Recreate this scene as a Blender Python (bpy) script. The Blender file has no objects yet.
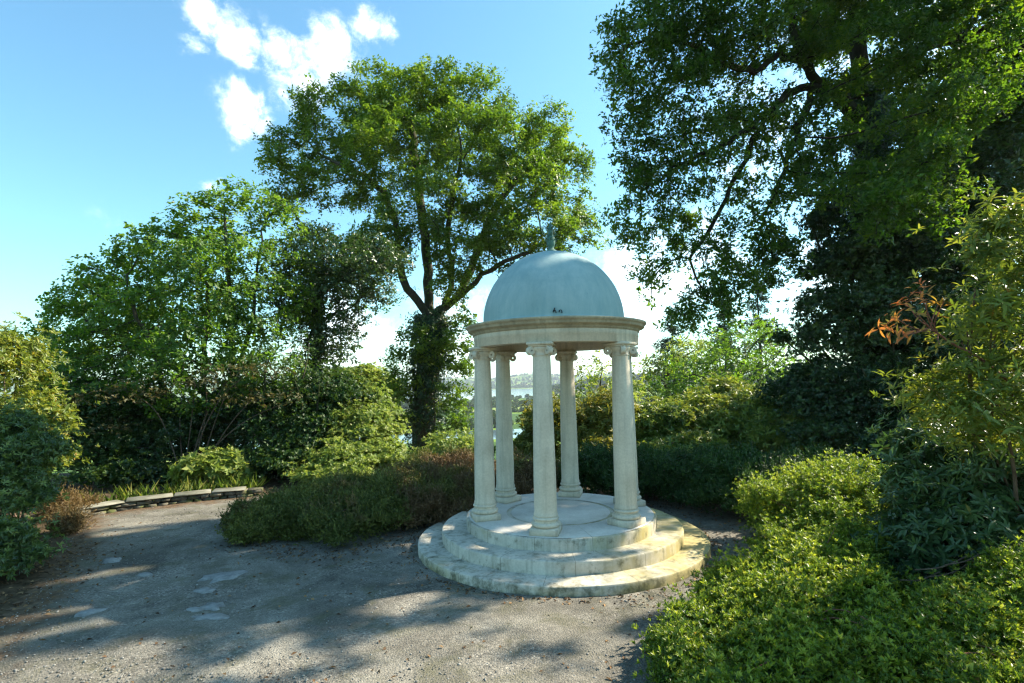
import bpy, math
import numpy as np
from mathutils import Matrix, Vector

rad = math.radians
C = bpy.context.scene.collection
SC = bpy.context.scene

# ------------------------------------------------------------------ camera
EYE = 2.102
FPX, PITCH, ROLL = 534.4, rad(4.332), rad(-1.276)
r0 = Vector((1, 0, 0)); f0 = Vector((0, math.cos(PITCH), math.sin(PITCH))); u0 = Vector((0, -math.sin(PITCH), math.cos(PITCH)))
CR = r0 * math.cos(ROLL) + u0 * math.sin(ROLL)
CU = u0 * math.cos(ROLL) - r0 * math.sin(ROLL)
cam_data = bpy.data.cameras.new("camera")
cam = bpy.data.objects.new("camera", cam_data); C.objects.link(cam)
cam.matrix_world = Matrix(((CR.x, CU.x, -f0.x, 0), (CR.y, CU.y, -f0.y, 0), (CR.z, CU.z, -f0.z, EYE), (0, 0, 0, 1)))
cam_data.sensor_width = 36.0
cam_data.lens = FPX / 1024 * 36
cam_data.clip_start = 0.05
cam_data.clip_end = 20000
SC.camera = cam

# ------------------------------------------------------------------ light
SUN_EL, SUN_AZ = rad(39), rad(70)          # azimuth from +Y towards +X
sd = Vector((math.cos(SUN_EL) * math.sin(SUN_AZ), math.cos(SUN_EL) * math.cos(SUN_AZ), math.sin(SUN_EL)))
sl = bpy.data.lights.new("sun", 'SUN'); sl.energy = 5.0; sl.angle = rad(0.53); sl.color = (1.0, 0.91, 0.74)
sun = bpy.data.objects.new("sun", sl); C.objects.link(sun)
sun.rotation_euler = sd.to_track_quat('Z', 'Y').to_euler()
sun.location = (20, 12, 25)

SC.view_settings.view_transform = 'Standard'
SC.view_settings.look = 'None'
SC.view_settings.gamma = 1
SC.view_settings.exposure = 1.42
SC.view_settings.use_curve_mapping = False
SC.cycles.max_bounces = 8
SC.cycles.diffuse_bounces = 4
SC.cycles.transmission_bounces = 4
SC.cycles.use_denoising = True
SC.cycles.denoising_prefilter = 'ACCURATE'
SC.cycles.volume_bounces = 0
SC.cycles.sample_clamp_indirect = 4
SC.cycles.filter_width = 1.3


def ray(px, py):
    a = (px - 512) / FPX; b = -(py - 341.5) / FPX
    return CR * a + CU * b + f0


def W(px, py, Y):
    """point of the view ray through a pixel at world depth Y"""
    d = ray(px, py); t = Y / d.y
    return np.array([d.x * t, Y, EYE + d.z * t])


def G(px, py, z=0.0):
    d = ray(px, py); t = (z - EYE) / d.z
    return np.array([d.x * t, d.y * t, z])


def PX(Y):
    return Y / FPX


# ------------------------------------------------------------------ nodes
class NT:
    def __init__(s, tree):
        s.t = tree; tree.nodes.clear()

    def n(s, typ, **kw):
        nd = s.t.nodes.new(typ)
        for k, v in kw.items():
            if k == 'inp':
                for a, b in v.items():
                    if hasattr(b, 'is_linked') or isinstance(b, bpy.types.NodeSocket): s.t.links.new(b, nd.inputs[a])
                    else: nd.inputs[a].default_value = b
            else: setattr(nd, k, v)
        return nd

    def l(s, a, b): s.t.links.new(a, b)

    def math(s, op, a, b=None, c=None, clamp=False):
        nd = s.n('ShaderNodeMath', operation=op, use_clamp=clamp)
        for i, x in enumerate((a, b, c)):
            if x is None: continue
            if isinstance(x, bpy.types.NodeSocket): s.l(x, nd.inputs[i])
            else: nd.inputs[i].default_value = x
        return nd.outputs[0]

    def noise(s, vec, scale, detail=4, rough=0.55, dist=0.0):
        nd = s.n('ShaderNodeTexNoise', inp={'Scale': scale, 'Detail': detail, 'Roughness': rough, 'Distortion': dist})
        if vec is not None: s.l(vec, nd.inputs['Vector'])
        return nd.outputs['Fac']

    def ramp(s, fac, stops, interp='LINEAR'):
        nd = s.n('ShaderNodeValToRGB'); nd.color_ramp.interpolation = interp
        e = nd.color_ramp.elements
        while len(e) < len(stops): e.new(0.5)
        for i, (p, c) in enumerate(stops):
            e[i].position = p; e[i].color = (*c, 1) if len(c) == 3 else c
        s.l(fac, nd.inputs['Fac'])
        return nd.outputs['Color']

    def mix(s, fac, a, b, blend='MIX'):
        nd = s.n('ShaderNodeMix', data_type='RGBA', blend_type=blend, clamp_factor=True)
        for k, x in ((0, fac), (6, a), (7, b)):
            if isinstance(x, bpy.types.NodeSocket): s.l(x, nd.inputs[k])
            elif k == 0: nd.inputs[0].default_value = x
            else: nd.inputs[k].default_value = (*x, 1) if len(x) == 3 else x
        return nd.outputs[2]


# world: sky with a few clouds where the photograph has them
wd = bpy.data.worlds.new("World"); SC.world = wd; wd.use_nodes = True
w = NT(wd.node_tree)
sky = w.n('ShaderNodeTexSky', sky_type='NISHITA', sun_disc=False, sun_elevation=SUN_EL, sun_rotation=SUN_AZ,
          altitude=20, air_density=1.15, dust_density=0.6, ozone_density=1.2)
tc = w.n('ShaderNodeTexCoord')
dirv = tc.outputs['Generated']
wn = w.n('ShaderNodeTexNoise', inp={'Scale': 7.0, 'Detail': 6, 'Roughness': 0.6}); w.l(dirv, wn.inputs['Vector'])
off = w.n('ShaderNodeVectorMath', operation='MULTIPLY_ADD', inp={1: (0.12, 0.12, 0.12), 2: (-0.06, -0.06, -0.06)})
w.l(wn.outputs['Color'], off.inputs[0])
dw = w.n('ShaderNodeVectorMath', operation='ADD'); w.l(dirv, dw.inputs[0]); w.l(off.outputs[0], dw.inputs[1])
tot = None
for (px, py, r, st) in [(205, 18, 30, 1), (240, 38, 32, 1), (285, 48, 32, .9), (325, 55, 42, 1.1), (305, 88, 34, .9), (245, 108, 32, 1.25),
                        (370, 28, 26, 1), (384, 42, 18, .8), (212, 178, 15, .7), (195, 52, 18, .7), (110, 222, 30, .10),
                        (350, 330, 70, .9), (650, 290, 70, .9), (700, 260, 80, .6), (460, 350, 80, .8), (590, 360, 60, .8),
                        (820, 290, 60, .8), (760, 130, 100, .4), (880, 30, 110, .5), (1150, 150, 160, .7)]:
    d = ray(px, py).normalized()
    ds = w.n('ShaderNodeVectorMath', operation='DISTANCE', inp={1: tuple(d)}); w.l(dw.outputs[0], ds.inputs[0])
    R = r / FPX * (0.74 if r < 60 else 0.85)
    m = w.n('ShaderNodeMapRange', interpolation_type='SMOOTHSTEP', inp={'From Min': R * 1.35, 'From Max': R * 0.1, 'To Min': 0, 'To Max': st})
    w.l(ds.outputs['Value'], m.inputs['Value'])
    tot = m.outputs[0] if tot is None else w.math('MAXIMUM', tot, m.outputs[0])
fine = w.noise(dirv, 26, 8, 0.66, 0.3)
val = w.math('ADD', tot, w.math('MULTIPLY_ADD', fine, 2.6, -1.3))
sm = w.n('ShaderNodeMapRange', interpolation_type='SMOOTHSTEP', inp={'From Min': 0.08, 'From Max': 1.9, 'To Min': 0, 'To Max': 0.95}); w.l(val, sm.inputs['Value'])
tot = w.math('MULTIPLY', sm.outputs[0], w.math('MULTIPLY', tot, 2.5, clamp=True), clamp=True)
skyc = w.mix(1.0, sky.outputs[0], (0.70, 1.06, 1.07), 'MULTIPLY')
col = w.mix(tot, skyc, (11.6, 11.8, 11.9))
bg = w.n('ShaderNodeBackground', inp={'Strength': 0.103}); w.l(col, bg.inputs['Color'])
wo = w.n('ShaderNodeOutputWorld'); w.l(bg.outputs[0], wo.inputs['Surface'])


# ------------------------------------------------------------------ materials
def newmat(name):
    m = bpy.data.materials.new(name); m.use_nodes = True
    t = NT(m.node_tree)
    out = t.n('ShaderNodeOutputMaterial')
    return m, t, out


def principled(t, out, col, rough=0.7, spec=0.3, bump=None, bstr=0.3, bdist=0.01, normal=None):
    p = t.n('ShaderNodeBsdfPrincipled')
    for k, x in (('Base Color', col), ('Roughness', rough), ('Specular IOR Level', spec)):
        if isinstance(x, bpy.types.NodeSocket): t.l(x, p.inputs[k])
        else: p.inputs[k].default_value = (*x, 1) if isinstance(x, tuple) else x
    if bump is not None:
        b = t.n('ShaderNodeBump', inp={'Strength': bstr, 'Distance': bdist}); t.l(bump, b.inputs['Height'])
        t.l(b.outputs[0], p.inputs['Normal'])
    t.l(p.outputs[0], out.inputs['Surface'])
    return p


def leaf_mat(name, stops, trans, tf=0.35, rough=0.45, spec=0.35, patch=None, pscale=0.7):
    """colour by the leaf's own random number; optionally another leaf colour in patches"""
    m, t, out = newmat(name)
    a = t.n('ShaderNodeAttribute', attribute_name='rnd')
    col = t.ramp(a.outputs['Fac'], stops)
    g = t.n('ShaderNodeNewGeometry')
    nz = t.noise(g.outputs['Position'], pscale, 3)
    col = t.mix(1.0, col, t.ramp(nz, [(0.3, (0.72, 0.78, 0.8)), (0.7, (1.25, 1.15, 1.0))]), 'MULTIPLY')
    if patch:
        f = t.ramp(t.noise(g.outputs['Position'], patch[1], 3), [(patch[2], (0, 0, 0)), (patch[2] + 0.1, (1, 1, 1))])
        f2 = t.math('MULTIPLY', f, patch[3])
        col = t.mix(f2, col, patch[0])
    p = t.n('ShaderNodeBsdfPrincipled', inp={'Roughness': rough, 'Specular IOR Level': spec}); t.l(col, p.inputs['Base Color'])
    tr = t.n('ShaderNodeBsdfTranslucent')
    tcol = t.mix(1.0, col, trans, 'MULTIPLY'); t.l(tcol, tr.inputs['Color'])
    mx = t.n('ShaderNodeMixShader', inp={0: tf}); t.l(p.outputs[0], mx.inputs[1]); t.l(tr.outputs[0], mx.inputs[2])
    t.l(mx.outputs[0], out.inputs['Surface'])
    return m


def bark_mat(name, c1, c2, moss=None):
    m, t, out = newmat(name)
    g = t.n('ShaderNodeNewGeometry')
    mp = t.n('ShaderNodeMapping', inp={'Scale': (1, 1, 0.25)}); t.l(g.outputs['Position'], mp.inputs['Vector'])
    n1 = t.noise(mp.outputs[0], 22, 6, 0.65)
    col = t.ramp(n1, [(0.3, c1), (0.7, c2)])
    if moss:
        n2 = t.noise(g.outputs['Position'], 2.2, 4)
        col = t.mix(t.ramp(n2, [(0.45, (0, 0, 0)), (0.6, (1, 1, 1))]), col, moss)
    principled(t, out, col, 0.9, 0.15, n1, 0.8, 0.03)
    return m


def stone_mat(name, base, dark, moss_amt=0.0, streak=0.0, joints=None):
    m, t, out = newmat(name)
    tcn = t.n('ShaderNodeNewGeometry'); P = tcn.outputs['Position']
    n1 = t.noise(P, 3.0, 6, 0.6); n2 = t.noise(P, 45, 4, 0.6); n3 = t.noise(P, 1.6, 5, 0.65, 0.6)
    col = t.ramp(n1, [(0.3, dark), (0.62, base)])
    col = t.mix(0.22, col, t.ramp(n2, [(0.3, (0.35, 0.33, 0.28)), (0.65, (1, 1, 1))]), 'MULTIPLY')
    if streak:
        mp = t.n('ShaderNodeMapping', inp={'Scale': (14, 14, 0.9)}); t.l(P, mp.inputs['Vector'])
        n4 = t.noise(mp.outputs[0], 1.0, 4, 0.6)
        f = t.math('MULTIPLY', t.ramp(n4, [(0.48, (0, 0, 0)), (0.72, (1, 1, 1))]), streak)
        col = t.mix(f, col, (0.13, 0.125, 0.085))
    if moss_amt:
        sp = t.n('ShaderNodeSeparateXYZ'); t.l(P, sp.inputs[0])
        # lichen grows mostly on the right hand side of the steps and near the ground
        fx = t.n('ShaderNodeMapRange', inp={'From Min': 0.4, 'From Max': 2.3, 'To Min': -0.09, 'To Max': 0.34}); t.l(sp.outputs[0], fx.inputs['Value'])
        fz = t.n('ShaderNodeMapRange', inp={'From Min': 0.0, 'From Max': 0.14, 'To Min': 0.16, 'To Max': 0.0}); t.l(sp.outputs[2], fz.inputs['Value'])
        s_ = t.math('ADD', t.math('ADD', n3, fx.outputs[0]), fz.outputs[0])
        f = t.math('MULTIPLY', t.ramp(s_, [(0.50, (0, 0, 0)), (0.78, (1, 1, 1))]), moss_amt)
        col = t.mix(f, col, (0.34, 0.27, 0.055))
        to = t.n('ShaderNodeTexCoord'); so = t.n('ShaderNodeSeparateXYZ'); t.l(to.outputs['Object'], so.inputs[0])
        rad_ = t.math('SQRT', t.math('ADD', t.math('MULTIPLY', so.outputs[0], so.outputs[0]), t.math('MULTIPLY', so.outputs[1], so.outputs[1])))
        fr = t.math('FRACT', t.math('ADD', t.math('MULTIPLY', t.math('ARCTAN2', so.outputs[1], so.outputs[0]), 12 / (2 * math.pi)), t.math('MULTIPLY', t.math('FLOOR', t.math('MULTIPLY', rad_, 3.2)), 0.37)))
        jl = t.math('LESS_THAN', t.math('MULTIPLY', t.math('ABSOLUTE', t.math('SUBTRACT', fr, 0.5)), rad_), 0.0065)
        col = t.mix(t.math('MULTIPLY', jl, 0.55), col, (0.10, 0.09, 0.06))
        n5 = t.noise(P, 7, 5, 0.7)
        s5 = t.math('ADD', n5, t.math('MULTIPLY', fz.outputs[0], 1.1))
        col = t.mix(t.math('MULTIPLY', t.ramp(s5, [(0.54, (0, 0, 0)), (0.72, (1, 1, 1))]), 0.8), col, (0.085, 0.085, 0.045))
    principled(t, out, col, 0.75, 0.25, n2, 0.10, 0.004)
    return m


M = {}
M['stone'] = stone_mat('weathered_stone', (0.72, 0.62, 0.48), (0.58, 0.49, 0.37), 0, 0.38)
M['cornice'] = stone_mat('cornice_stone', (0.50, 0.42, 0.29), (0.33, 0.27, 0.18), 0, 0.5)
M['step'] = stone_mat('step_stone', (0.64, 0.59, 0.49), (0.44, 0.40, 0.32), 0.72, 0.5)
M['floor'] = stone_mat('floor_stone', (0.68, 0.63, 0.56), (0.54, 0.49, 0.42), 0.0, 0.0)

m, t, out = newmat('dome_paint')
g = t.n('ShaderNodeNewGeometry'); P = g.outputs['Position']
n1 = t.noise(P, 2.2, 6, 0.65, 0.5); mp = t.n('ShaderNodeMapping', inp={'Scale': (9, 9, 1)}); t.l(P, mp.inputs['Vector'])
n2 = t.noise(mp.outputs[0], 1.2, 5, 0.65)
col = t.ramp(n1, [(0.3, (0.23, 0.34, 0.335)), (0.7, (0.36, 0.46, 0.45))])
col = t.mix(t.math('MULTIPLY', t.ramp(n2, [(0.4, (0, 0, 0)), (0.75, (1, 1, 1))]), 0.55), col, (0.17, 0.30, 0.32))
n3 = t.noise(P, 30, 5, 0.7)
col = t.mix(t.math('MULTIPLY', t.ramp(n3, [(0.62, (0, 0, 0)), (0.7, (1, 1, 1))]), 0.35), col, (0.12, 0.2, 0.2))
principled(t, out, col, 0.62, 0.3, n3, 0.12, 0.004)
M['dome'] = m
m, t, out = newmat('verdigris')
g = t.n('ShaderNodeNewGeometry'); n1 = t.noise(g.outputs['Position'], 30, 5, 0.7)
principled(t, out, t.ramp(n1, [(0.3, (0.03, 0.08, 0.065)), (0.7, (0.10, 0.21, 0.17))]), 0.7, 0.3, n1, 0.5, 0.01)
M['verdigris'] = m
m, t, out = newmat('dark_iron'); principled(t, out, (0.03, 0.03, 0.03), 0.6, 0.3); M['iron'] = m

# gravel
m, t, out = newmat('gravel')
g = t.n('ShaderNodeNewGeometry'); P = g.outputs['Position']
v1 = t.n('ShaderNodeTexVoronoi', inp={'Scale': 62, 'Randomness': 1.0}); t.l(P, v1.inputs['Vector'])
v2 = t.n('ShaderNodeTexVoronoi', inp={'Scale': 150, 'Randomness': 1.0}); t.l(P, v2.inputs['Vector'])
sepc = t.n('ShaderNodeSeparateColor'); t.l(v1.outputs['Color'], sepc.inputs[0])
sepd = t.n('ShaderNodeSeparateColor'); t.l(v2.outputs['Color'], sepd.inputs[0])
c1 = t.ramp(sepc.outputs[0], [(0.0, (0.12, 0.115, 0.105)), (0.5, (0.225, 0.21, 0.185)), (0.88, (0.31, 0.29, 0.255)), (1.0, (0.42, 0.39, 0.34))])
c2 = t.ramp(sepd.outputs[0], [(0.0, (0.13, 0.125, 0.11)), (1.0, (0.34, 0.32, 0.28))])
nb = t.noise(P, 1.3, 5, 0.6)
gm = t.mix(t.ramp(nb, [(0.4, (0, 0, 0)), (0.6, (1, 1, 1))]), c1, c2)
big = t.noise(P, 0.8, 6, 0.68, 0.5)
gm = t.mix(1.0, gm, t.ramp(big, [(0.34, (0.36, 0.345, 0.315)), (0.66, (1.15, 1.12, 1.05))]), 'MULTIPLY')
fn = t.noise(P, 2.4, 6, 0.7, 0.4)
gm = t.mix(t.math('MULTIPLY', t.ramp(fn, [(0.5, (0, 0, 0)), (0.66, (1, 1, 1))]), 0.7), gm, (0.10, 0.095, 0.055))
at = t.n('ShaderNodeAttribute', attribute_name='edge')
ed = t.math('ADD', at.outputs['Fac'], t.math('MULTIPLY_ADD', fn, 1.5, -0.75))
soil = t.ramp(t.noise(P, 9, 6, 0.7), [(0.3, (0.045, 0.03, 0.018)), (0.6, (0.15, 0.10, 0.06)), (0.75, (0.24, 0.17, 0.10))])
gm = t.mix(t.ramp(ed, [(0.15, (1, 1, 1)), (0.5, (0, 0, 0))]), gm, soil)
hb = t.math('ADD', t.math('MULTIPLY', v1.outputs['Distance'], -1.0), t.math('MULTIPLY', v2.outputs['Distance'], -0.5))
principled(t, out, gm, 0.9, 0.2, hb, 0.7, 0.010)
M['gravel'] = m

m, t, out = newmat('ground')
g = t.n('ShaderNodeNewGeometry'); P = g.outputs['Position']
sp = t.n('ShaderNodeSeparateXYZ'); t.l(P, sp.inputs[0])
soil = t.ramp(t.noise(P, 7, 6, 0.7), [(0.3, (0.03, 0.022, 0.013)), (0.6, (0.10, 0.07, 0.04)), (0.75, (0.19, 0.13, 0.08))])
far = t.ramp(t.noise(P, 0.012, 3, 0.5), [(0.38, (0.05, 0.10, 0.02)), (0.46, (0.14, 0.22, 0.03)), (0.55, (0.20, 0.25, 0.06)), (0.64, (0.26, 0.24, 0.10))], 'CONSTANT')
far = t.mix(0.4, far, t.ramp(t.noise(P, 0.3, 4), [(0.3, (0.5, 0.5, 0.5)), (0.7, (1.2, 1.2, 1.2))]), 'MULTIPLY')
fm = t.n('ShaderNodeMapRange', inp={'From Min': 70, 'From Max': 140}); t.l(sp.outputs[1], fm.inputs['Value'])
principled(t, out, t.mix(fm.outputs[0], soil, far), 0.95, 0.1, t.noise(P, 20, 5), 0.5, 0.03)
M['ground'] = m
m, t, out = newmat('river_water')
g = t.n('ShaderNodeNewGeometry'); P = g.outputs['Position']
principled(t, out, (0.10, 0.15, 0.17), 0.12, 0.5, t.noise(P, 0.6, 4), 0.08, 0.2)
M['water'] = m
m, t, out = newmat('pebble')
a = t.n('ShaderNodeAttribute', attribute_name='rnd')
principled(t, out, t.ramp(a.outputs['Fac'], [(0, (0.12, 0.115, 0.105)), (0.6, (0.21, 0.20, 0.18)), (0.95, (0.27, 0.255, 0.225)), (1, (0.36, 0.335, 0.29))]), 0.8, 0.3)
M['pebble'] = m
m, t, out = newmat('flat_rock')
g = t.n('ShaderNodeNewGeometry'); P = g.outputs['Position']; nn = t.noise(P, 14, 6, 0.7)
principled(t, out, t.ramp(nn, [(0.3, (0.14, 0.138, 0.13)), (0.65, (0.30, 0.295, 0.28))]), 0.75, 0.3, nn, 0.6, 0.01)
M['rock'] = m
m, t, out = newmat('wall_stone')
g = t.n('ShaderNodeNewGeometry'); P = g.outputs['Position']; nn = t.noise(P, 16, 6, 0.7)
a = t.n('ShaderNodeAttribute', attribute_name='rnd')
c_ = t.mix(1.0, t.ramp(nn, [(0.3, (0.06, 0.056, 0.045)), (0.7, (0.21, 0.19, 0.155))]), t.ramp(a.outputs['Fac'], [(0, (0.6, 0.6, 0.55)), (1, (1.3, 1.25, 1.15))]), 'MULTIPLY')
c_ = t.mix(t.ramp(t.noise(P, 4, 5, 0.7), [(0.5, (0, 0, 0)), (0.62, (1, 1, 1))]), c_, (0.09, 0.10, 0.03))
principled(t, out, c_, 0.9, 0.2, nn, 0.9, 0.02)
M['wallstone'] = m
M['coping'] = stone_mat('coping_stone', (0.27, 0.255, 0.205), (0.10, 0.10, 0.065), 0, 0)

M['bark'] = bark_mat('oak_bark', (0.035, 0.028, 0.02), (0.12, 0.10, 0.075), (0.06, 0.07, 0.025))
M['bark2'] = bark_mat('mossy_bark', (0.014, 0.012, 0.009), (0.05, 0.042, 0.03), (0.035, 0.042, 0.014))
M['twig'] = bark_mat('twig_bark', (0.07, 0.045, 0.03), (0.2, 0.14, 0.10))
M['redtwig'] = bark_mat('red_twig', (0.16, 0.06, 0.04), (0.30, 0.15, 0.10))

M['oak'] = leaf_mat('oak_leaf', [(0, (0.04, 0.085, 0.013)), (0.5, (0.10, 0.165, 0.02)), (0.9, (0.19, 0.255, 0.03)), (1, (0.28, 0.29, 0.04))], (2.0, 2.2, 1.0), 0.36)
M['bigleaf'] = leaf_mat('chestnut_leaf', [(0, (0.018, 0.045, 0.010)), (0.6, (0.04, 0.085, 0.014)), (1, (0.09, 0.13, 0.018))], (4.6, 4.2, 1.0), 0.42)
M['syc'] = leaf_mat('sycamore_leaf', [(0, (0.04, 0.095, 0.018)), (0.5, (0.075, 0.15, 0.022)), (0.93, (0.14, 0.215, 0.03)), (1, (0.28, 0.26, 0.035))], (2.4, 2.3, 1.0), 0.5)
M['dark'] = leaf_mat('dark_leaf', [(0, (0.016, 0.038, 0.014)), (0.6, (0.04, 0.075, 0.024)), (1, (0.10, 0.15, 0.035))], (2.0, 2.2, 1.0), 0.28, 0.33, 0.45)
M['ivy'] = leaf_mat('ivy_leaf', [(0, (0.012, 0.03, 0.010)), (0.6, (0.03, 0.065, 0.016)), (1, (0.07, 0.12, 0.03))], (2.0, 2.2, 1.0), 0.2, 0.35, 0.45)
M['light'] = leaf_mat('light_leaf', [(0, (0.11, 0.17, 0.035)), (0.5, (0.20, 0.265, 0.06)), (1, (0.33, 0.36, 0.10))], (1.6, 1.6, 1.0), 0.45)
M['rhodobank'] = leaf_mat('rhododendron_bank_leaf', [(0, (0.08, 0.14, 0.025)), (0.6, (0.19, 0.25, 0.04)), (1, (0.33, 0.33, 0.06))], (1.7, 1.6, 1.0), 0.35, 0.35, 0.5)
M['bronze'] = leaf_mat('bronze_leaf', [(0, (0.07, 0.095, 0.02)), (0.5, (0.16, 0.175, 0.03)), (1, (0.28, 0.25, 0.05))], (1.7, 1.6, 0.9), 0.35)
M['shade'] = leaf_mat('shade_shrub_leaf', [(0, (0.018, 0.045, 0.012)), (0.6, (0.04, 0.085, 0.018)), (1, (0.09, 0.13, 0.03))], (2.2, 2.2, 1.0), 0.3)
M['maple'] = leaf_mat('maple_leaf', [(0, (0.04, 0.05, 0.018)), (0.6, (0.085, 0.085, 0.03)), (1, (0.15, 0.115, 0.05))], (1.8, 1.6, 1.0), 0.3)
M['juniper'] = leaf_mat('juniper_leaf', [(0, (0.04, 0.055, 0.014)), (0.6, (0.105, 0.125, 0.028)), (1, (0.21, 0.21, 0.05))], (1.6, 1.6, 1.0), 0.2, 0.6, 0.2, ((0.13, 0.08, 0.04), 1.3, 0.53, 0.8))
M['juniper_brown'] = leaf_mat('juniper_brown_leaf', [(0, (0.05, 0.055, 0.016)), (0.6, (0.115, 0.125, 0.03)), (1, (0.20, 0.19, 0.05))], (1.5, 1.5, 1.0), 0.2, 0.6, 0.2, ((0.15, 0.085, 0.045), 1.3, 0.44, 0.85))
M['hedge'] = leaf_mat('hedge_leaf', [(0, (0.018, 0.045, 0.012)), (0.6, (0.04, 0.085, 0.018)), (1, (0.08, 0.14, 0.03))], (1.8, 1.8, 1.0), 0.25, 0.5, 0.3)
M['azalea'] = leaf_mat('azalea_leaf', [(0, (0.035, 0.08, 0.014)), (0.4, (0.12, 0.19, 0.022)), (0.75, (0.27, 0.33, 0.04)), (0.97, (0.40, 0.43, 0.07)), (1, (0.36, 0.13, 0.04))], (1.7, 1.7, 0.9), 0.42, 0.4, 0.4, ((0.17, 0.11, 0.04), 3.0, 0.66, 0.6))
M['rhodo'] = leaf_mat('rhododendron_leaf', [(0, (0.03, 0.07, 0.028)), (0.6, (0.06, 0.115, 0.045)), (0.95, (0.11, 0.17, 0.05)), (1, (0.28, 0.15, 0.03))], (2.0, 2.0, 0.9), 0.28, 0.35, 0.5)
M['evergreen'] = leaf_mat('evergreen_leaf', [(0, (0.03, 0.065, 0.024)), (0.5, (0.085, 0.14, 0.04)), (0.9, (0.19, 0.25, 0.06)), (1, (0.30, 0.28, 0.07))], (1.8, 1.8, 0.9), 0.32, 0.35, 0.5)
M['rhodolit'] = leaf_mat('sunlit_yellow_leaf', [(0, (0.08, 0.13, 0.02)), (0.6, (0.17, 0.22, 0.035)), (0.9, (0.29, 0.29, 0.05)), (1, (0.45, 0.18, 0.04))], (1.7, 1.6, 0.9), 0.42, 0.4, 0.4)  # lit copy of the rhododendron leaf: sunlight put into the yellow-green colour
M['autumn'] = leaf_mat('autumn_leaf', [(0, (0.12, 0.15, 0.03)), (0.4, (0.24, 0.20, 0.04)), (0.7, (0.42, 0.20, 0.05)), (1, (0.45, 0.10, 0.05))], (1.7, 1.5, 0.9), 0.4)
M['conifer'] = leaf_mat('conifer_leaf', [(0, (0.02, 0.045, 0.02)), (1, (0.06, 0.10, 0.045))], (1.4, 1.4, 1.0), 0.15, 0.6, 0.2)
M['farwood'] = leaf_mat('far_wood_leaf', [(0, (0.03, 0.06, 0.015)), (1, (0.09, 0.13, 0.03))], (1.4, 1.4, 1.0), 0.2, 0.7, 0.1, None, 0.01)
M['fern'] = leaf_mat('dry_fern', [(0, (0.07, 0.05, 0.024)), (0.6, (0.15, 0.105, 0.05)), (1, (0.22, 0.17, 0.075))], (1.5, 1.4, 1.0), 0.3, 0.6, 0.2)
M['grass'] = leaf_mat('grass_blade', [(0, (0.06, 0.11, 0.02)), (0.7, (0.13, 0.19, 0.03)), (1, (0.28, 0.26, 0.09))], (1.7, 1.7, 0.9), 0.35, 0.5, 0.3)
M['litter'] = leaf_mat('dead_leaf', [(0, (0.05, 0.03, 0.018)), (0.6, (0.16, 0.09, 0.045)), (1, (0.32, 0.20, 0.10))], (1.2, 1.2, 1.0), 0.15, 0.7, 0.2)


# ------------------------------------------------------------------ mesh helpers
def link(name, me, mat, parent=None):
    o = bpy.data.objects.new(name, me); C.objects.link(o)
    if mat is not None: me.materials.append(mat)
    if parent is not None: o.parent = parent
    return o


def rawmesh(name, V, loops, starts, totals, smooth=False, rnd=None, attr='rnd'):
    me = bpy.data.meshes.new(name)
    me.vertices.add(len(V)); me.vertices.foreach_set('co', np.ascontiguousarray(V, np.float32).ravel())
    me.loops.add(len(loops)); me.loops.foreach_set('vertex_index', np.ascontiguousarray(loops, np.int32))
    me.polygons.add(len(starts)); me.polygons.foreach_set('loop_start', np.ascontiguousarray(starts, np.int32))
    me.polygons.foreach_set('loop_total', np.ascontiguousarray(totals, np.int32))
    if smooth: me.polygons.foreach_set('use_smooth', np.ones(len(starts), bool))
    if rnd is not None:
        a = me.attributes.new(attr, 'FLOAT', 'POINT'); a.data.foreach_set('value', np.ascontiguousarray(rnd, np.float32))
    me.update(calc_edges=True)
    return me


def mesh_uniform(name, V, F, smooth=False, rnd=None, attr='rnd'):
    F = np.asarray(F); k = F.shape[1]; n = len(F)
    return rawmesh(name, V, F.ravel(), np.arange(n) * k, np.full(n, k), smooth, rnd, attr)


def nrm(a):
    return a / np.maximum(np.linalg.norm(a, axis=-1, keepdims=True), 1e-9)


LEAF_S = (np.array([[0, 0, 0], [-.5, .45, 1], [.5, .45, 1], [0, 1, 0]], float), np.array([[0, 2, 3], [0, 3, 1]]))
LEAF_L = (np.array([[0, 0, 0], [-.42, .33, 1], [.42, .33, 1], [-.40, .68, .9], [.40, .68, .9], [0, 1, 0], [0, .4, 0.0], [0, .72, 0]], float),
          np.array([[0, 2, 6], [0, 6, 1], [6, 2, 4], [6, 4, 7], [6, 7, 3], [6, 3, 1], [7, 4, 5], [7, 5, 3]]))


def leaf_arrays(P, D, N, L, Wd, rnd, fold=0.18, droop=0.15, shape=LEAF_S):
    """P base, D direction, N upper side"""
    tv, tf = shape
    D = nrm(D); S = nrm(np.cross(D, N)); N = np.cross(S, D)
    n = len(P); k = len(tv)
    L = np.broadcast_to(L, n)[:, None, None]; Wd = np.broadcast_to(Wd, n)[:, None, None]
    V = (P[:, None, :] + S[:, None, :] * (tv[None, :, 0:1] * Wd) + D[:, None, :] * (tv[None, :, 1:2] * L)
         + N[:, None, :] * (tv[None, :, 2:3] * Wd * fold - (tv[None, :, 1:2] ** 2) * L * droop))
    F = (np.arange(n)[:, None, None] * k + tf[None]).reshape(-1, 3)
    return V.reshape(-1, 3), F, np.repeat(rnd, k)


def leaves_obj(name, parts, mat, parent=None):
    Vs, Fs, Rs = [], [], []; o = 0
    for V, F, R in parts:
        Vs.append(V); Fs.append(F + o); Rs.append(R); o += len(V)
    me = mesh_uniform(name, np.concatenate(Vs), np.concatenate(Fs), False, np.concatenate(Rs))
    return link(name, me, mat, parent)


def perp(A, rng):
    R = rng.normal(size=A.shape)
    return nrm(R - (R * A).sum(-1, keepdims=True) * A)


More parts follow.
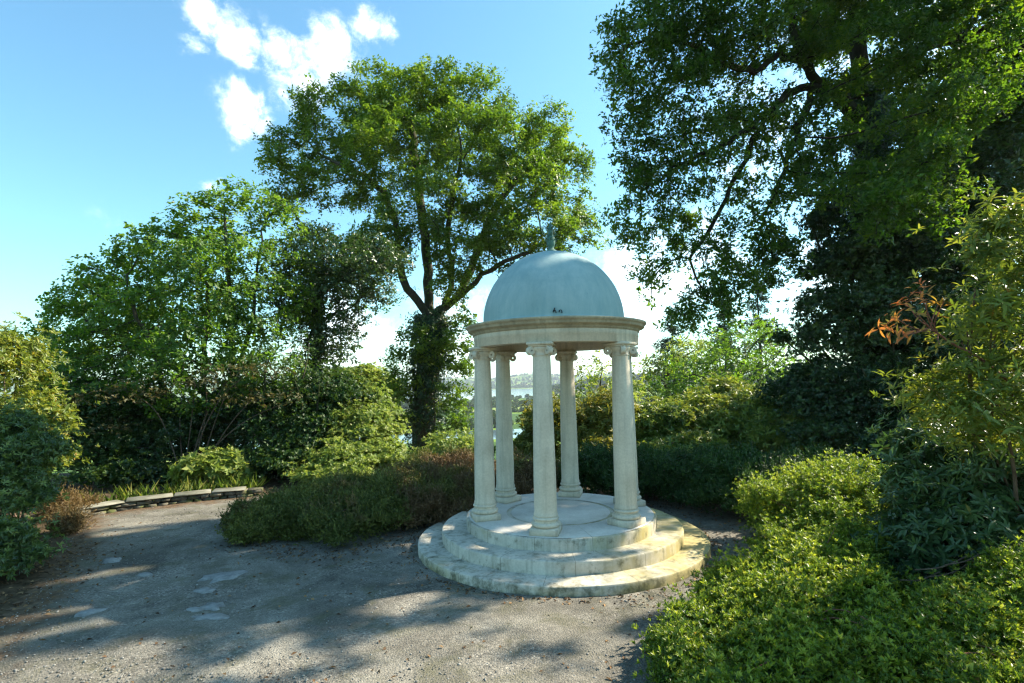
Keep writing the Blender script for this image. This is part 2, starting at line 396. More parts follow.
def rosettes(P, A, k, L, Wd, rng, spread=(0.7, 1.3), jit=0.0, fold=0.18, droop=0.2, shape=LEAF_S, lv=0.3, crnd=None, crw=0.5):
    """k leaves around every shoot tip; A is the shoot's direction"""
    n = len(P)
    A = nrm(A)
    P2 = np.repeat(P, k, 0); A2 = np.repeat(A, k, 0)
    X = perp(A, rng); Y = np.cross(A, X)
    ph = (np.arange(k)[None, :] * 2.4 + rng.uniform(0, 6.28, (n, 1)) + rng.normal(0, .25, (n, k))).ravel()
    Q = np.repeat(X, k, 0) * np.cos(ph)[:, None] + np.repeat(Y, k, 0) * np.sin(ph)[:, None]
    s = rng.uniform(*spread, n * k)[:, None]
    D = A2 * np.cos(s) + Q * np.sin(s)
    N = A2 * np.sin(s) - Q * np.cos(s)
    if jit: P2 = P2 + rng.normal(0, jit, P2.shape)
    sc = np.repeat(rng.uniform(1 - lv, 1 + lv, n), k) * rng.uniform(.8, 1.15, n * k)
    c = rng.random(n) if crnd is None else crnd
    r = np.clip(np.repeat(c, k) * crw + rng.random(n * k) * (1 - crw), 0, 1)
    return leaf_arrays(P2, D, N, L * sc, Wd * sc, r, fold, droop, shape)


def sprays(P, A, k, ln, L, Wd, rng, fold=0.1):
    """feathery shoots: small leaves set along a short axis"""
    n = len(P); A = nrm(A)
    tt = np.tile(np.linspace(0.15, 1, k), n)
    lnn = np.repeat(ln * rng.uniform(.6, 1.3, n), k)
    A2 = np.repeat(A, k, 0)
    Q = perp(A2, rng)
    D = nrm(A2 * 0.75 + Q * 0.6)
    P2 = np.repeat(P, k, 0) + A2 * (tt * lnn)[:, None]
    r = np.clip(np.repeat(rng.random(n), k) * .7 + rng.random(n * k) * .3, 0, 1)
    return leaf_arrays(P2, D, nrm(A2 - D * .7 + Q * .1), L * rng.uniform(.7, 1.2, n * k), Wd, r, fold, 0.05)


def tube_arrays(chains, sides=6):
    Vs, Fs = [], []; o = 0
    ang = np.arange(sides) * 2 * math.pi / sides
    ca, sa = np.cos(ang), np.sin(ang)
    for pts, rr in chains:
        pts = np.asarray(pts, float); m = len(pts)
        if m < 2: continue
        T = np.empty_like(pts); T[1:-1] = pts[2:] - pts[:-2]; T[0] = pts[1] - pts[0]; T[-1] = pts[-1] - pts[-2]
        T = nrm(T)
        ref = np.array([1., 0, 0]) if abs(T[0, 0]) < .8 else np.array([0, 1., 0])
        X = np.empty_like(pts)
        x = ref
        for i in range(m):
            x = x - T[i] * x.dot(T[i]); x = x / max(np.linalg.norm(x), 1e-9); X[i] = x
        Y = np.cross(T, X)
        rr = np.broadcast_to(rr, m)
        V = pts[:, None] + (X[:, None] * ca[None, :, None] + Y[:, None] * sa[None, :, None]) * rr[:, None, None]
        Vs.append(V.reshape(-1, 3))
        i = np.arange(m - 1)[:, None] * sides; j = np.arange(sides)[None]; j2 = (j + 1) % sides
        F = np.stack([i + j, i + j2, i + sides + j2, i + sides + j], -1).reshape(-1, 4)
        Fs.append(F + o); o += m * sides
    return np.concatenate(Vs), np.concatenate(Fs)


def tubes_obj(name, chains, mat, parent=None, sides=6):
    V, F = tube_arrays(chains, sides)
    return link(name, mesh_uniform(name, V, F, True), mat, parent)


def smooth_line(pts, n=8):
    """Catmull-Rom through the points"""
    p = np.asarray(pts, float); p = np.vstack([2 * p[0] - p[1], p, 2 * p[-1] - p[-2]])
    out = []
    for i in range(1, len(p) - 2):
        for u in np.linspace(0, 1, n, endpoint=False):
            a, b, c, d = p[i - 1], p[i], p[i + 1], p[i + 2]
            out.append(.5 * ((2 * b) + (c - a) * u + (2 * a - 5 * b + 4 * c - d) * u ** 2 + (3 * b - a - 3 * c + d) * u ** 3))
    out.append(p[-2]); return np.array(out)


def wob(P, seed, f=1.0):
    """cheap smooth noise of position, about -1..1"""
    rg = np.random.default_rng(seed); s = 0
    for i in range(5):
        k = rg.normal(size=3) * f * (1 + .5 * i); s = s + np.sin(P @ k + rg.uniform(0, 6.28)) / (1 + .4 * i)
    return s / 2.2


def empty(name, loc):
    o = bpy.data.objects.new(name, None); C.objects.link(o); o.location = loc; o.empty_display_size = .2
    return o


def tag(o, label, cat, group=None, kind=None):
    if label: o['label'] = label
    if cat: o['category'] = cat
    if group: o['group'] = group
    if kind: o['kind'] = kind
    return o


def settle(root):
    """children were built in world coordinates: shift their meshes to the root's base"""
    L = root.location.copy()
    def rec(o):
        for ch in o.children:
            if ch.type == 'MESH': ch.data.transform(Matrix.Translation(-L))
            rec(ch)
    rec(root)


def lathe(prof, seg=96, cx=0, cy=0, a0=0.0):
    """profile of (r, z) from bottom to top -> verts, quads"""
    prof = np.asarray(prof, float); n = len(prof)
    a = a0 + np.arange(seg) * 2 * math.pi / seg
    V = np.stack([cx + prof[:, 0:1] * np.cos(a), cy + prof[:, 0:1] * np.sin(a), np.repeat(prof[:, 1:2], seg, 1)], -1).reshape(-1, 3)
    i = np.arange(n - 1)[:, None] * seg; j = np.arange(seg)[None]; j2 = (j + 1) % seg
    F = np.stack([i + j, i + j2, i + seg + j2, i + seg + j], -1).reshape(-1, 4)
    return V, F


# ------------------------------------------------------------------ setting: ground, river, path
def terrain_z(x, y):
    e = 14.0 + 1.2 * np.sin(x * .35) - 0.02 * np.clip(-x - 6, 0, 60) * 8
    d = np.clip(y - e, 0, None)
    z = -27.3 * (1 - np.exp(-(d / 55) ** 1.25))
    # river bed, near creek, far bank and hills
    creek = np.exp(-((y - 318 - 25 * np.sin(x * .012)) / 26) ** 2)
    z = z - 2.2 * creek * (y > 200)
    bed = 1 / (1 + np.exp(-(y - 1020 - 60 * np.sin(x * .006)) / 8)) - 1 / (1 + np.exp(-(y - 2250 - 60 * np.sin(x * .004)) / 12))
    z = z - 3.5 * bed
    hill = np.clip((y - 2420) / 700, 0, 1.5)
    z = z + hill ** 1.3 * (34 + 7 * np.sin(x * .0031 + 1) + 5 * np.sin(x * .011))
    spit = np.exp(-((x - 330) / 260) ** 2 - ((y - 1150) / 260) ** 2)
    z = z + 34 * spit * (1 / (1 + np.exp(-(x - 75 - (y - 1150) * .05) / 9)))
    return z


ys = np.concatenate([np.linspace(-30, -2, 8), np.linspace(0, 40, 81), np.linspace(41, 120, 50), np.linspace(125, 900, 110), np.linspace(910, 4200, 90)])
xh = np.concatenate([np.linspace(0, 20, 40), np.linspace(21, 120, 50), np.linspace(126, 700, 60), np.linspace(720, 4200, 40)])
xs = np.concatenate([-xh[::-1], xh[1:]])
XX, YY = np.meshgrid(xs, ys)
ZZ = terrain_z(XX, YY)
near = (np.abs(XX) < 25) & (YY < 14)
rg = np.random.default_rng(1)
V = np.stack([XX, YY, ZZ], -1).reshape(-1, 3)
nx = len(xs); i = (np.arange(len(ys) - 1)[:, None] * nx + np.arange(nx - 1)[None]).ravel()
F = np.stack([i, i + 1, i + nx + 1, i + nx], -1)
tag(link('ground', mesh_uniform('ground', V, F, True), M['ground']), None, None, kind='structure')
wv = np.array([[-4200, 250, -28.0], [4200, 250, -28.0], [4200, 2500, -28.0], [-4200, 2500, -28.0]], float)
tag(link('river', mesh_uniform('river', wv, np.array([[0, 1, 2, 3]])), M['water']), None, None, kind='structure')

# gravel path: outline in metres, as cells with a distance-to-edge attribute
out_pts = [G(-40, 660), G(0, 625), G(40, 585), G(62, 550), G(76, 530), G(84, 517), G(170, 505), G(252, 496), G(300, 485), G(420, 490), G(480, 498), G(560, 485), G(650, 490), G(720, 505),
           G(790, 530), G(800, 560), G(760, 620), np.array([2.2, 3.5, 0]), np.array([2.0, 0.6, 0]), np.array([-4.4, 0.6, 0]), np.array([-4.6, 3.0, 0])]
poly = np.array([p[:2] for p in out_pts])


def inside(P, poly):
    x, y = P[..., 0], P[..., 1]; c = np.zeros(x.shape, bool); n = len(poly)
    for a in range(n):
        x1, y1 = poly[a]; x2, y2 = poly[a - 1]
        c ^= ((y1 > y) != (y2 > y)) & (x < (x2 - x1) * (y - y1) / (y2 - y1 + 1e-12) + x1)
    return c


def edge_dist(P, poly):
    d = np.full(P.shape[:-1], 1e9)
    for a in range(len(poly)):
        A, B = poly[a - 1], poly[a]; AB = B - A
        tt = np.clip(((P - A) @ AB) / (AB @ AB), 0, 1)
        d = np.minimum(d, np.linalg.norm(P - A - tt[..., None] * AB, axis=-1))
    return d


cs = 0.07
gx = np.arange(-7.5, 5.0, cs); gy = np.arange(0.6, 13, cs)
GX, GY = np.meshgrid(gx, gy); P2 = np.stack([GX, GY], -1)
ins = inside(P2, poly); dist = edge_dist(P2, poly) * np.where(ins, 1, -1)
P3 = np.stack([GX, GY, GX * 0], -1)
GZ = 0.012 + 0.010 * wob(P3, 5, 1.1) + 0.006 * wob(P3, 6, 5) + 0.004 * wob(P3, 7, 13)
GZ = np.where(dist > 0.12, np.maximum(GZ, .006), 0.005)
nxg = len(gx); cell = (np.arange(len(gy) - 1)[:, None] * nxg + np.arange(nxg - 1)[None])
keep = (dist[:-1, :-1] > -.1) & (dist[1:, 1:] > -.1)
ci = cell[keep]
F = np.stack([ci, ci + 1, ci + nxg + 1, ci + nxg], -1)
V = np.stack([GX, GY, GZ], -1).reshape(-1, 3)
used, inv = np.unique(F, return_inverse=True)
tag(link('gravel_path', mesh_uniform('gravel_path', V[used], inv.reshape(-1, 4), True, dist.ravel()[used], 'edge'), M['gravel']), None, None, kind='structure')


def path_points(n, rng, ymin=3.2, ymax=11.5, pw=1.8):
    yy = ymin + (ymax - ymin) * rng.random(n * 3) ** pw
    xx = rng.uniform(-1, 1, n * 3) * (yy * 0.95 + .3)
    P = np.stack([xx, yy], -1)
    k = inside(P, poly) & (np.hypot(xx - TX, yy - TY) > 1.9)
    return P[k][:n]


TX, TY = 0.585, 7.20
rg = np.random.default_rng(3)
ph = (1 + 5 ** .5) / 2
ico = nrm(np.array([[-1, ph, 0], [1, ph, 0], [-1, -ph, 0], [1, -ph, 0], [0, -1, ph], [0, 1, ph], [0, -1, -ph], [0, 1, -ph], [ph, 0, -1], [ph, 0, 1], [-ph, 0, -1], [-ph, 0, 1]], float))
icof = np.array([[0, 11, 5], [0, 5, 1], [0, 1, 7], [0, 7, 10], [0, 10, 11], [1, 5, 9], [5, 11, 4], [11, 10, 2], [10, 7, 6], [7, 1, 8], [3, 9, 4], [3, 4, 2], [3, 2, 6], [3, 6, 8], [3, 8, 9], [4, 9, 5], [2, 4, 11], [6, 2, 10], [8, 6, 7], [9, 8, 1]])
PP = path_points(16000, rg)
n = len(PP)
sz = 0.0025 + 0.007 * rg.random(n) ** 5 + 0.003 * rg.random(n)
sc3 = sz[:, None] * rg.uniform(.7, 1.5, (n, 3)) * np.array([1, 1, .65])
vv = ico[None] * rg.uniform(.75, 1.15, (n, 12))[..., None] * sc3[:, None, :]
a = rg.uniform(0, 6.28, n); ca, sa = np.cos(a)[:, None], np.sin(a)[:, None]
vx = vv[..., 0] * ca - vv[..., 1] * sa; vy = vv[..., 0] * sa + vv[..., 1] * ca
V = np.stack([PP[:, 0:1] + vx, PP[:, 1:2] + vy, 0.012 + sz[:, None] * .2 + vv[..., 2]], -1).reshape(-1, 3)
F = (np.arange(n)[:, None, None] * 12 + icof[None]).reshape(-1, 3)
tag(link('loose_gravel', mesh_uniform('loose_gravel', V, F, False, np.repeat(rg.random(n), 12)), M['pebble']), None, None, kind='stuff')

# dead leaves scattered on the path and under the shrubs
PA = path_points(420, rg)
q = rg.random(1500)
lines = [(G(0, 625), G(80, 525), .35), (G(230, 548), G(340, 560), .25), (G(340, 560), G(480, 512), .2), (G(650, 500), G(770, 532), .25), (G(640, 640), G(770, 545), .3), (G(20, 600), G(60, 550), .4)]
PB = []
for A_, B_, s_ in lines:
    u = rg.random((260, 1)); PB.append((A_ + (B_ - A_) * u)[:, :2] + rg.normal(0, s_, (260, 2)))
an = rg.uniform(0, 6.283, 500); rr_ = 1.90 + np.abs(rg.normal(0, .09, 500))
PB.append(np.column_stack([TX + rr_ * np.cos(an), TY + rr_ * np.sin(an)]))
PB = np.concatenate([PA] + PB)
PB = PB[np.hypot(PB[:, 0] - TX, PB[:, 1] - TY) > 1.88]
n = len(PB); P3 = np.column_stack([PB, np.full(n, .022)])
D = np.column_stack([rg.normal(size=(n, 2)), rg.normal(0, .25, n)]); N = np.column_stack([rg.normal(0, .5, (n, 2)), np.ones(n)])
lo = leaves_obj('leaf_litter', [leaf_arrays(P3, D, N, .045 * rg.uniform(.5, 1.4, n), .025, rg.random(n), .3, .1)], M['litter'])
tag(lo, None, None, kind='stuff')

# flat stones bedded in the path
rg = np.random.default_rng(11)
flat = [(222, 577, .20, .11), (204, 571, .07, .04), (205, 591, .09, .05), (213, 607, .11, .06), (198, 610, .08, .05), (88, 613, .09, .06), (137, 612, .08, .05),
        (118, 552, .12, .08), (112, 560, .09, .06), (145, 575, .08, .04), (190, 558, .07, .04), (103, 585, .07, .05), (170, 597, .06, .04), (150, 545, .08, .05), (210, 618, .15, .05), (135, 590, .07, .05)]
for k, (px, py, a_, b_) in enumerate(flat[:1] + flat[2:6] + flat[8:10] + flat[14:15]):
    c = G(px, py, .012)
    nn_ = 14; an = np.arange(nn_) / nn_ * 6.283; rr = 1 + .26 * rg.normal(size=nn_)
    top = np.stack([a_ * rr * np.cos(an), b_ * 1.3 * rr * np.sin(an), np.full(nn_, .014) + rg.normal(0, .0015, nn_)], -1)
    bot = top * np.array([1.12, 1.12, 0]) + np.array([0, 0, -.02])
    V = np.concatenate([top, bot, [[0, 0, .018]]])
    j = np.arange(nn_); j2 = (j + 1) % nn_
    F = np.concatenate([np.stack([j, j2, np.full(nn_, 2 * nn_)], -1), np.stack([j + nn_, j2 + nn_, j2], -1), np.stack([j + nn_, j2, j], -1)])
    o = link('flat_stone', mesh_uniform('flat_stone', V, F), M['rock']); o.location = c; o.rotation_euler.z = rg.uniform(-.3, .3)
    tag(o, 'largest pale flat stone bedded in the grey gravel path' if k == 0 else 'small pale flat stone bedded flush in the grey gravel path', 'stone', 'flat stones in the path')

# ------------------------------------------------------------------ rotunda
rot = empty('rotunda', (TX, TY, 0))
tag(rot, 'round pale stone garden temple with six columns and a blue-green dome', 'garden temple')


def ring_obj(name, prof, mat, parent, seg=128, k=1.0):
    prof = [(r * k, z) for r, z in prof]
    V, F = lathe(prof, seg)
    return link(name, mesh_uniform(name, V, F, True), mat, parent)


def step(R, z0, z1, mat):
    b = .012
    prof = [(R, z0 - .06), (R, z0), (R, z1 - b * 1.5), (R - b * .3, z1 - b * .5), (R - b, z1 - .001), (R - b * 2, z1), (R - .35, z1), (max(R - .6, .02), z1), (.001, z1)]
    # worn, slightly uneven edge
    V, F = lathe(prof, 160)
    an = np.arctan2(V[:, 1], V[:, 0])
    V[:, 2] += np.where(V[:, 2] > z0 + .02, .003 * np.sin(an * 7 + R * 9) + .002 * np.sin(an * 17 + R), 0)
    o = link('step', mesh_uniform('step', V, F, False), mat, rot)
    me = o.data
    # flat top, smooth riser
    ps = np.zeros(len(F), bool); nseg = 160
    ps[:nseg * 2] = True
    me.polygons.foreach_set('use_smooth', ps)
    return o


H1, H2, H3 = .110, .246, .383
step(1.852, 0, H1, M['step'])
step(1.548, H1, H2, M['step'])
step(1.232, H2, H3, M['step'])
# paving of the floor: centre disc and ring of slabs, thin joints between them
for (ra, rb, ns) in ((.0, 0.65, 1), (.706, 1.20, 8)):
    for k in range(ns):
        a0 = 2 * math.pi * k / ns + .2 + (.006 / rb if ns > 1 else 0); a1 = 2 * math.pi * (k + 1) / ns + .2
        m_ = 64 if ns == 1 else 14
        an = np.linspace(a0, a1, m_ + 1)
        rr = [ra if ra > 0 else .002, rb - .004, rb]
        zz = [H3 + .006, H3 + .006, H3 + .001]
        V = np.concatenate([np.stack([r * np.cos(an), r * np.sin(an), np.full(m_ + 1, z_)], -1) for r, z_ in zip(rr, zz)])
        F = []
        for b_ in range(2):
            for j in range(m_): F.append([b_ * (m_ + 1) + j, (b_ + 1) * (m_ + 1) + j, (b_ + 1) * (m_ + 1) + j + 1, b_ * (m_ + 1) + j + 1])
        link('floor_slab', mesh_uniform('floor_slab', V, np.array(F)), M['floor'], rot)

ZF, ZC0, ZC1 = 2.553, 2.714, 2.836
RC = 1.012
ZB = H3 + .006
CH = ZF - ZB        # height of a column


def box_arrays(cx, cy, z0, sx, sy, sz, bev=.006):
    x, y = sx / 2, sy / 2
    lv = [(x - bev, y - bev, z0), (x, y, z0 + bev), (x, y, z0 + sz - bev), (x - bev, y - bev, z0 + sz)]
    V = []
    for (a, b, z) in lv: V += [(cx - a, cy - b, z), (cx + a, cy - b, z), (cx + a, cy + b, z), (cx - a, cy + b, z)]
    F = [(3, 2, 1, 0), (12, 13, 14, 15)]
    for i in range(3):
        for j in range(4): F.append((i * 4 + j, i * 4 + (j + 1) % 4, i * 4 + 4 + (j + 1) % 4, i * 4 + 4 + j))
    return np.array(V, float), np.array(F)


def join(parts):
    Vs, Fs = [], []; o = 0
    for V, F in parts: Vs.append(V); Fs.append(F + o); o += len(V)
    return np.concatenate(Vs), np.concatenate(Fs)


def torus_prof(r, zc, h, bulge, n=8):
    return [(r + bulge * math.cos(u), zc + h / 2 * math.sin(u)) for u in np.linspace(-math.pi / 2, math.pi / 2, n)]


def make_column():
    # plinth
    V, F = box_arrays(0, 0, 0, .325, .325, .075)
    e = link('column', shaft_mesh(), M['stone'], rot)
    link('plinth', mesh_uniform('plinth', V, F), M['stone'], e)
    prof = [(.12, .075)] + torus_prof(.135, .105, .055, .033) + [(.137, .135), (.132, .15)] + torus_prof(.130, .172, .036, .022) + [(.135, .193), (.131, .205), (.10, .207)]
    V, F = lathe(prof, 48); link('column_base', mesh_uniform('column_base', V, F, True), M['stone'], e)
    zt = CH
    prof = [(.08, zt - .165), (.104, zt - .163), (.110, zt - .153), (.104, zt - .143), (.104, zt - .115), (.112, zt - .10), (.128, zt - .075), (.130, zt - .06), (.118, zt - .052), (.09, zt - .05)]
    p = [lathe(prof, 40)]
    p.append(box_arrays(0, 0, zt - .034, .30, .30, .034, .008))
    p.append(box_arrays(0, 0, zt - .052, .26, .26, .02, .004))
    cap = link('capital', mesh_uniform('capital', *join(p), False), M['stone'], e)
    vol = []
    for k in range(4):
        a = math.pi / 4 + k * math.pi / 2
        dx, dy = math.cos(a), math.sin(a); tx, ty = -dy, dx
        cx, cy, cz = dx * .150, dy * .150, zt - .098
        seg = 22; R = .050
        rows = []
        for (w_, r_) in ((-.026, .010), (-.034, .020), (-.026, .034), (-.030, .044), (-.026, R), (0, R * .93), (.026, R), (.030, .044), (.026, .034), (.034, .020), (.026, .010)):
            an = np.arange(seg) * 2 * math.pi / seg
            rows.append(np.stack([cx + dx * r_ * np.cos(an) + tx * w_, cy + dy * r_ * np.cos(an) + ty * w_, cz + r_ * np.sin(an)], -1))
        nr = len(rows); V = np.concatenate(rows)
        i = np.arange(nr - 1)[:, None] * seg; j = np.arange(seg)[None]; j2 = (j + 1) % seg
        vol.append((V, np.stack([i + j, i + j2, i + seg + j2, i + seg + j], -1).reshape(-1, 4)))
        # neck that joins the scroll to the abacus
        V, F = box_arrays(0, 0, zt - .075, .11, .05, .04, .004)
        Vr = V.copy(); Vr[:, 0] = dx * (V[:, 0] + .105) + tx * V[:, 1]; Vr[:, 1] = dy * (V[:, 0] + .105) + ty * V[:, 1]
        vol.append((Vr, F))
    for k in range(4):
        link('volute', mesh_uniform('volute', *join(vol[2 * k:2 * k + 2]), True), M['stone'], e)
    return e


def shaft_mesh():
    z0, z1 = .205, CH - .155
    prof = [(.138, z0 - .002), (.136, z0 + .012), (.131, z0 + .03)]
    for u in np.linspace(0.02, 1, 26):
        r = .130 - .028 * u ** 1.7
        z = z0 + (z1 - z0) * u
        prof.append((r, z))
    V, F = lathe(prof, 48)
    return mesh_uniform('column', V, F, True)


col0 = make_column()
bpy.context.view_layer.update()
kids = list(col0.children)
for k in range(6):
    a = rad(-90 - 14.0 + 60 * k)
    if k == 0: c = col0
    else:
        c = col0.copy(); C.objects.link(c); c.parent = rot
        for ch in kids:
            d = ch.copy(); C.objects.link(d); d.parent = c
    c.location = (RC * math.cos(a), RC * math.sin(a), ZB); c.rotation_euler.z = a + math.pi / 2

RI = .905
ring_obj('architrave', [(RI, ZC0), (RI, ZF + .004), (RI + .004, ZF), (1.070, ZF), (1.076, ZF + .005), (1.076, ZF + .09), (1.082, ZF + .094), (1.082, ZC0 - .012), (1.079, ZC0 - .004), (1.079, ZC0)], M['stone'], rot, 144, 1.0145)
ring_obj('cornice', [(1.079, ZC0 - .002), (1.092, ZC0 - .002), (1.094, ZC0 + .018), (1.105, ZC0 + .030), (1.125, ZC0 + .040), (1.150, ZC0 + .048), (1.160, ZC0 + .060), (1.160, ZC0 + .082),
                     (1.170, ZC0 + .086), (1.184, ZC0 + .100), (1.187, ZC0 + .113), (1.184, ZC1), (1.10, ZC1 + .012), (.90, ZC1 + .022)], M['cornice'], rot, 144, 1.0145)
RD = .945; ZD = ZC1 + .055
prof = [(RD + .012, ZC1 + .010), (RD + .012, ZC1 + .03), (RD + .002, ZC1 + .036), (RD, ZD)]
for u in np.linspace(2, 90, 45): prof.append((RD * math.cos(rad(u)) + 1e-4, ZD + RD * 1.02 * math.sin(rad(u))))
dome = ring_obj('dome', prof, M['dome'], rot, 128)
ring_obj('ceiling', [(RI + .02, ZC0 - .002)] + [(RI * math.cos(rad(u)) + 1e-4, ZC0 - .002 + .80 * math.sin(rad(u))) for u in np.linspace(0, 90, 24)], M['stone'], rot, 64)
dome.location.x = -.022
# finial: a leafy bud in verdigris
zt = ZD + RD * 1.02
V, F = lathe([(.085, zt - .012), (.085, zt + .018), (.06, zt + .03), (.042, zt + .05), (.036, zt + .075), (.05, zt + .09), (.058, zt + .12), (.062, zt + .16), (.056, zt + .20), (.045, zt + .22), (.034, zt + .25), (.036, zt + .30), (.030, zt + .35), (.016, zt + .40), (.001, zt + .44)], 24)
fin = link('finial', mesh_uniform('finial', V, F, True), M['verdigris'], dome)
rg = np.random.default_rng(5)
a = np.concatenate([np.arange(8) / 8 * 6.283, np.arange(7) / 7 * 6.283 + .3, np.arange(5) / 5 * 6.283])
zz = np.concatenate([np.full(8, zt + .13), np.full(7, zt + .20), np.full(5, zt + .29)]); rr = np.concatenate([np.full(8, .045), np.full(7, .04), np.full(5, .026)])
P = np.stack([rr * np.cos(a), rr * np.sin(a), zz], -1); D = np.stack([np.cos(a) * .5, np.sin(a) * .5, np.ones(20)], -1); N = np.stack([-np.cos(a), -np.sin(a), np.full(20, .5)], -1)
leaves_obj('finial_leaf', [leaf_arrays(P, D, N, .085, .04, rg.random(20), .25, .5, LEAF_L)], M['verdigris'], fin)
for dx in (-.05, .02):
    tubes_obj('hook', [([(dx - .02, -RD - .002, ZD + .02), (dx - .018, -RD - .02, ZD + .04), (dx, -RD - .022, ZD + .045), (dx + .012, -RD - .02, ZD + .02), (dx + .012, -RD + .0, ZD + .012)], .006)], M['iron'], dome, 6)
tubes_obj('hook', [([(-.05, -RD - .006, ZD + .07), (-.06, -RD - .012, ZD + .05), (-.052, -RD - .008, ZD + .03)], .007)], M['iron'], dome, 6)

# ------------------------------------------------------------------ low stone wall by the path
rg = np.random.default_rng(21)
wl = smooth_line([G(80, 519), G(100, 515), G(130, 510), G(170, 505), G(215, 500), G(256, 496.5)], 10)
seg = np.linalg.norm(np.diff(wl[:, :2], axis=0), axis=1); cum = np.concatenate([[0], np.cumsum(seg)])


def along(s):
    x = np.interp(s, cum, wl[:, 0]); y = np.interp(s, cum, wl[:, 1])
    s2 = s + .05; d = np.array([np.interp(s2, cum, wl[:, 0]) - x, np.interp(s2, cum, wl[:, 1]) - y]); d = d / np.linalg.norm(d)
    return np.array([x, y]), d


wall = empty('stone_wall', tuple(along(cum[-1] / 2)[0]) + (0,))
tag(wall, 'low curved rubble stone wall edging the gravel path', 'wall')
parts = []; rv = []
for course in range(2):
    s = -rg.random() * .1
    hh = .07
    while s < cum[-1] - .1:
        L_ = rg.uniform(.12, .30)
        c, d = along(max(s + L_ / 2, 0)); nn_ = np.array([-d[1], d[0]])
        V, F = box_arrays(0, 0, course * hh, L_ - .012, .30 + rg.uniform(-.03, .03), hh - .008, .014)
        V = V + rg.normal(0, .010, V.shape)
        X = c[0] + V[:, 0] * d[0] + (V[:, 1] + .15) * nn_[0]; Y = c[1] + V[:, 0] * d[1] + (V[:, 1] + .15) * nn_[1]
        parts.append((np.stack([X, Y, V[:, 2] - .01], -1), F)); rv.append(np.full(len(V), rg.random()))
        s += L_
V, F = join(parts)
link('masonry', mesh_uniform('masonry', V, F, False, np.concatenate(rv)), M['wallstone'], wall)
parts = []
s = 0
while s < cum[-1] - .2:
    L_ = rg.uniform(.45, .75)
    c, d = along(s + L_ / 2); nn_ = np.array([-d[1], d[0]])
    V, F = box_arrays(0, 0, .132, L_ - .01, .36, .03, .012); V = V + rg.normal(0, .004, V.shape)
    X = c[0] + V[:, 0] * d[0] + (V[:, 1] + .15) * nn_[0]; Y = c[1] + V[:, 0] * d[1] + (V[:, 1] + .15) * nn_[1]
    parts.append((np.stack([X, Y, V[:, 2]], -1), F)); s += L_
link('coping', mesh_uniform('coping', *join(parts)), M['coping'], wall)
settle(wall)


# ------------------------------------------------------------------ bushes
def lobe_points(lobes, n, rng, depth=.18, amp=.10, freq=2.2, seed=0, zmin=.02, low=-.35, cut=.82):
    """points and outward directions on the lumpy skin of a union of ellipsoids"""
    lobes = [(np.asarray(c, float), np.asarray(r, float)) for c, r in lobes]
    wts = np.array([(r[0] * r[1] + r[0] * r[2] + r[1] * r[2]) for _, r in lobes]); wts = wts / wts.sum()
    Ps, Ns = [], []
    for (c, r), w_ in zip(lobes, wts):
        m = int(n * w_ * 1.6) + 8
        d = nrm(rng.normal(size=(m, 3))); d = d[d[:, 2] > low]
        P = c + d * r
        k = 1 + amp * wob(P, seed, freq) + amp * .5 * wob(P, seed + 1, freq * 2.7) - depth * rng.random(len(P)) ** 2
        P = c + d * r * k[:, None]
        ok = P[:, 2] > zmin
        for (c2, r2) in lobes:
            if c2 is c: continue
            ok &= (((P - c2) / r2) ** 2).sum(1) > cut ** 2
        Ps.append(P[ok]); Ns.append(nrm(d / r)[ok])
    P = np.concatenate(Ps); N = np.concatenate(Ns)
    if len(P) > n:
        i = rng.permutation(len(P))[:n]; P, N = P[i], N[i]
    return P, N


def stems(base, tips, rng, r=.02, wob_=.08):
    ch = []
    for tp in tips:
        b = base + np.array([rng.normal(0, .12), rng.normal(0, .12), 0]); b[2] = base[2] - .05
        mid = b * .5 + tp * .5 + rng.normal(0, wob_, 3) + np.array([0, 0, .12 * np.linalg.norm(tp - b)])
        l_ = smooth_line([b, mid, tp], 5)
        ch.append((l_, np.linspace(r, r * .3, len(l_))))
    return ch


def billow(lobes, k, rng, subr):
    out = []
    for c, r in lobes:
        c = np.asarray(c, float); r = np.asarray(r, float)
        out.append((c, r * (.86 if k >= 14 else 1)))
        for _ in range(k):
            d = nrm(rng.normal(size=3)); d[2] = abs(d[2]) * .9 - .1
            out.append((c + d * r * rng.uniform(.78, .98), r * rng.uniform(*subr) * rng.uniform(.8, 1.25, 3) * (np.array([1.15, 1.15, .75]) if k >= 14 else 1)))
    return out


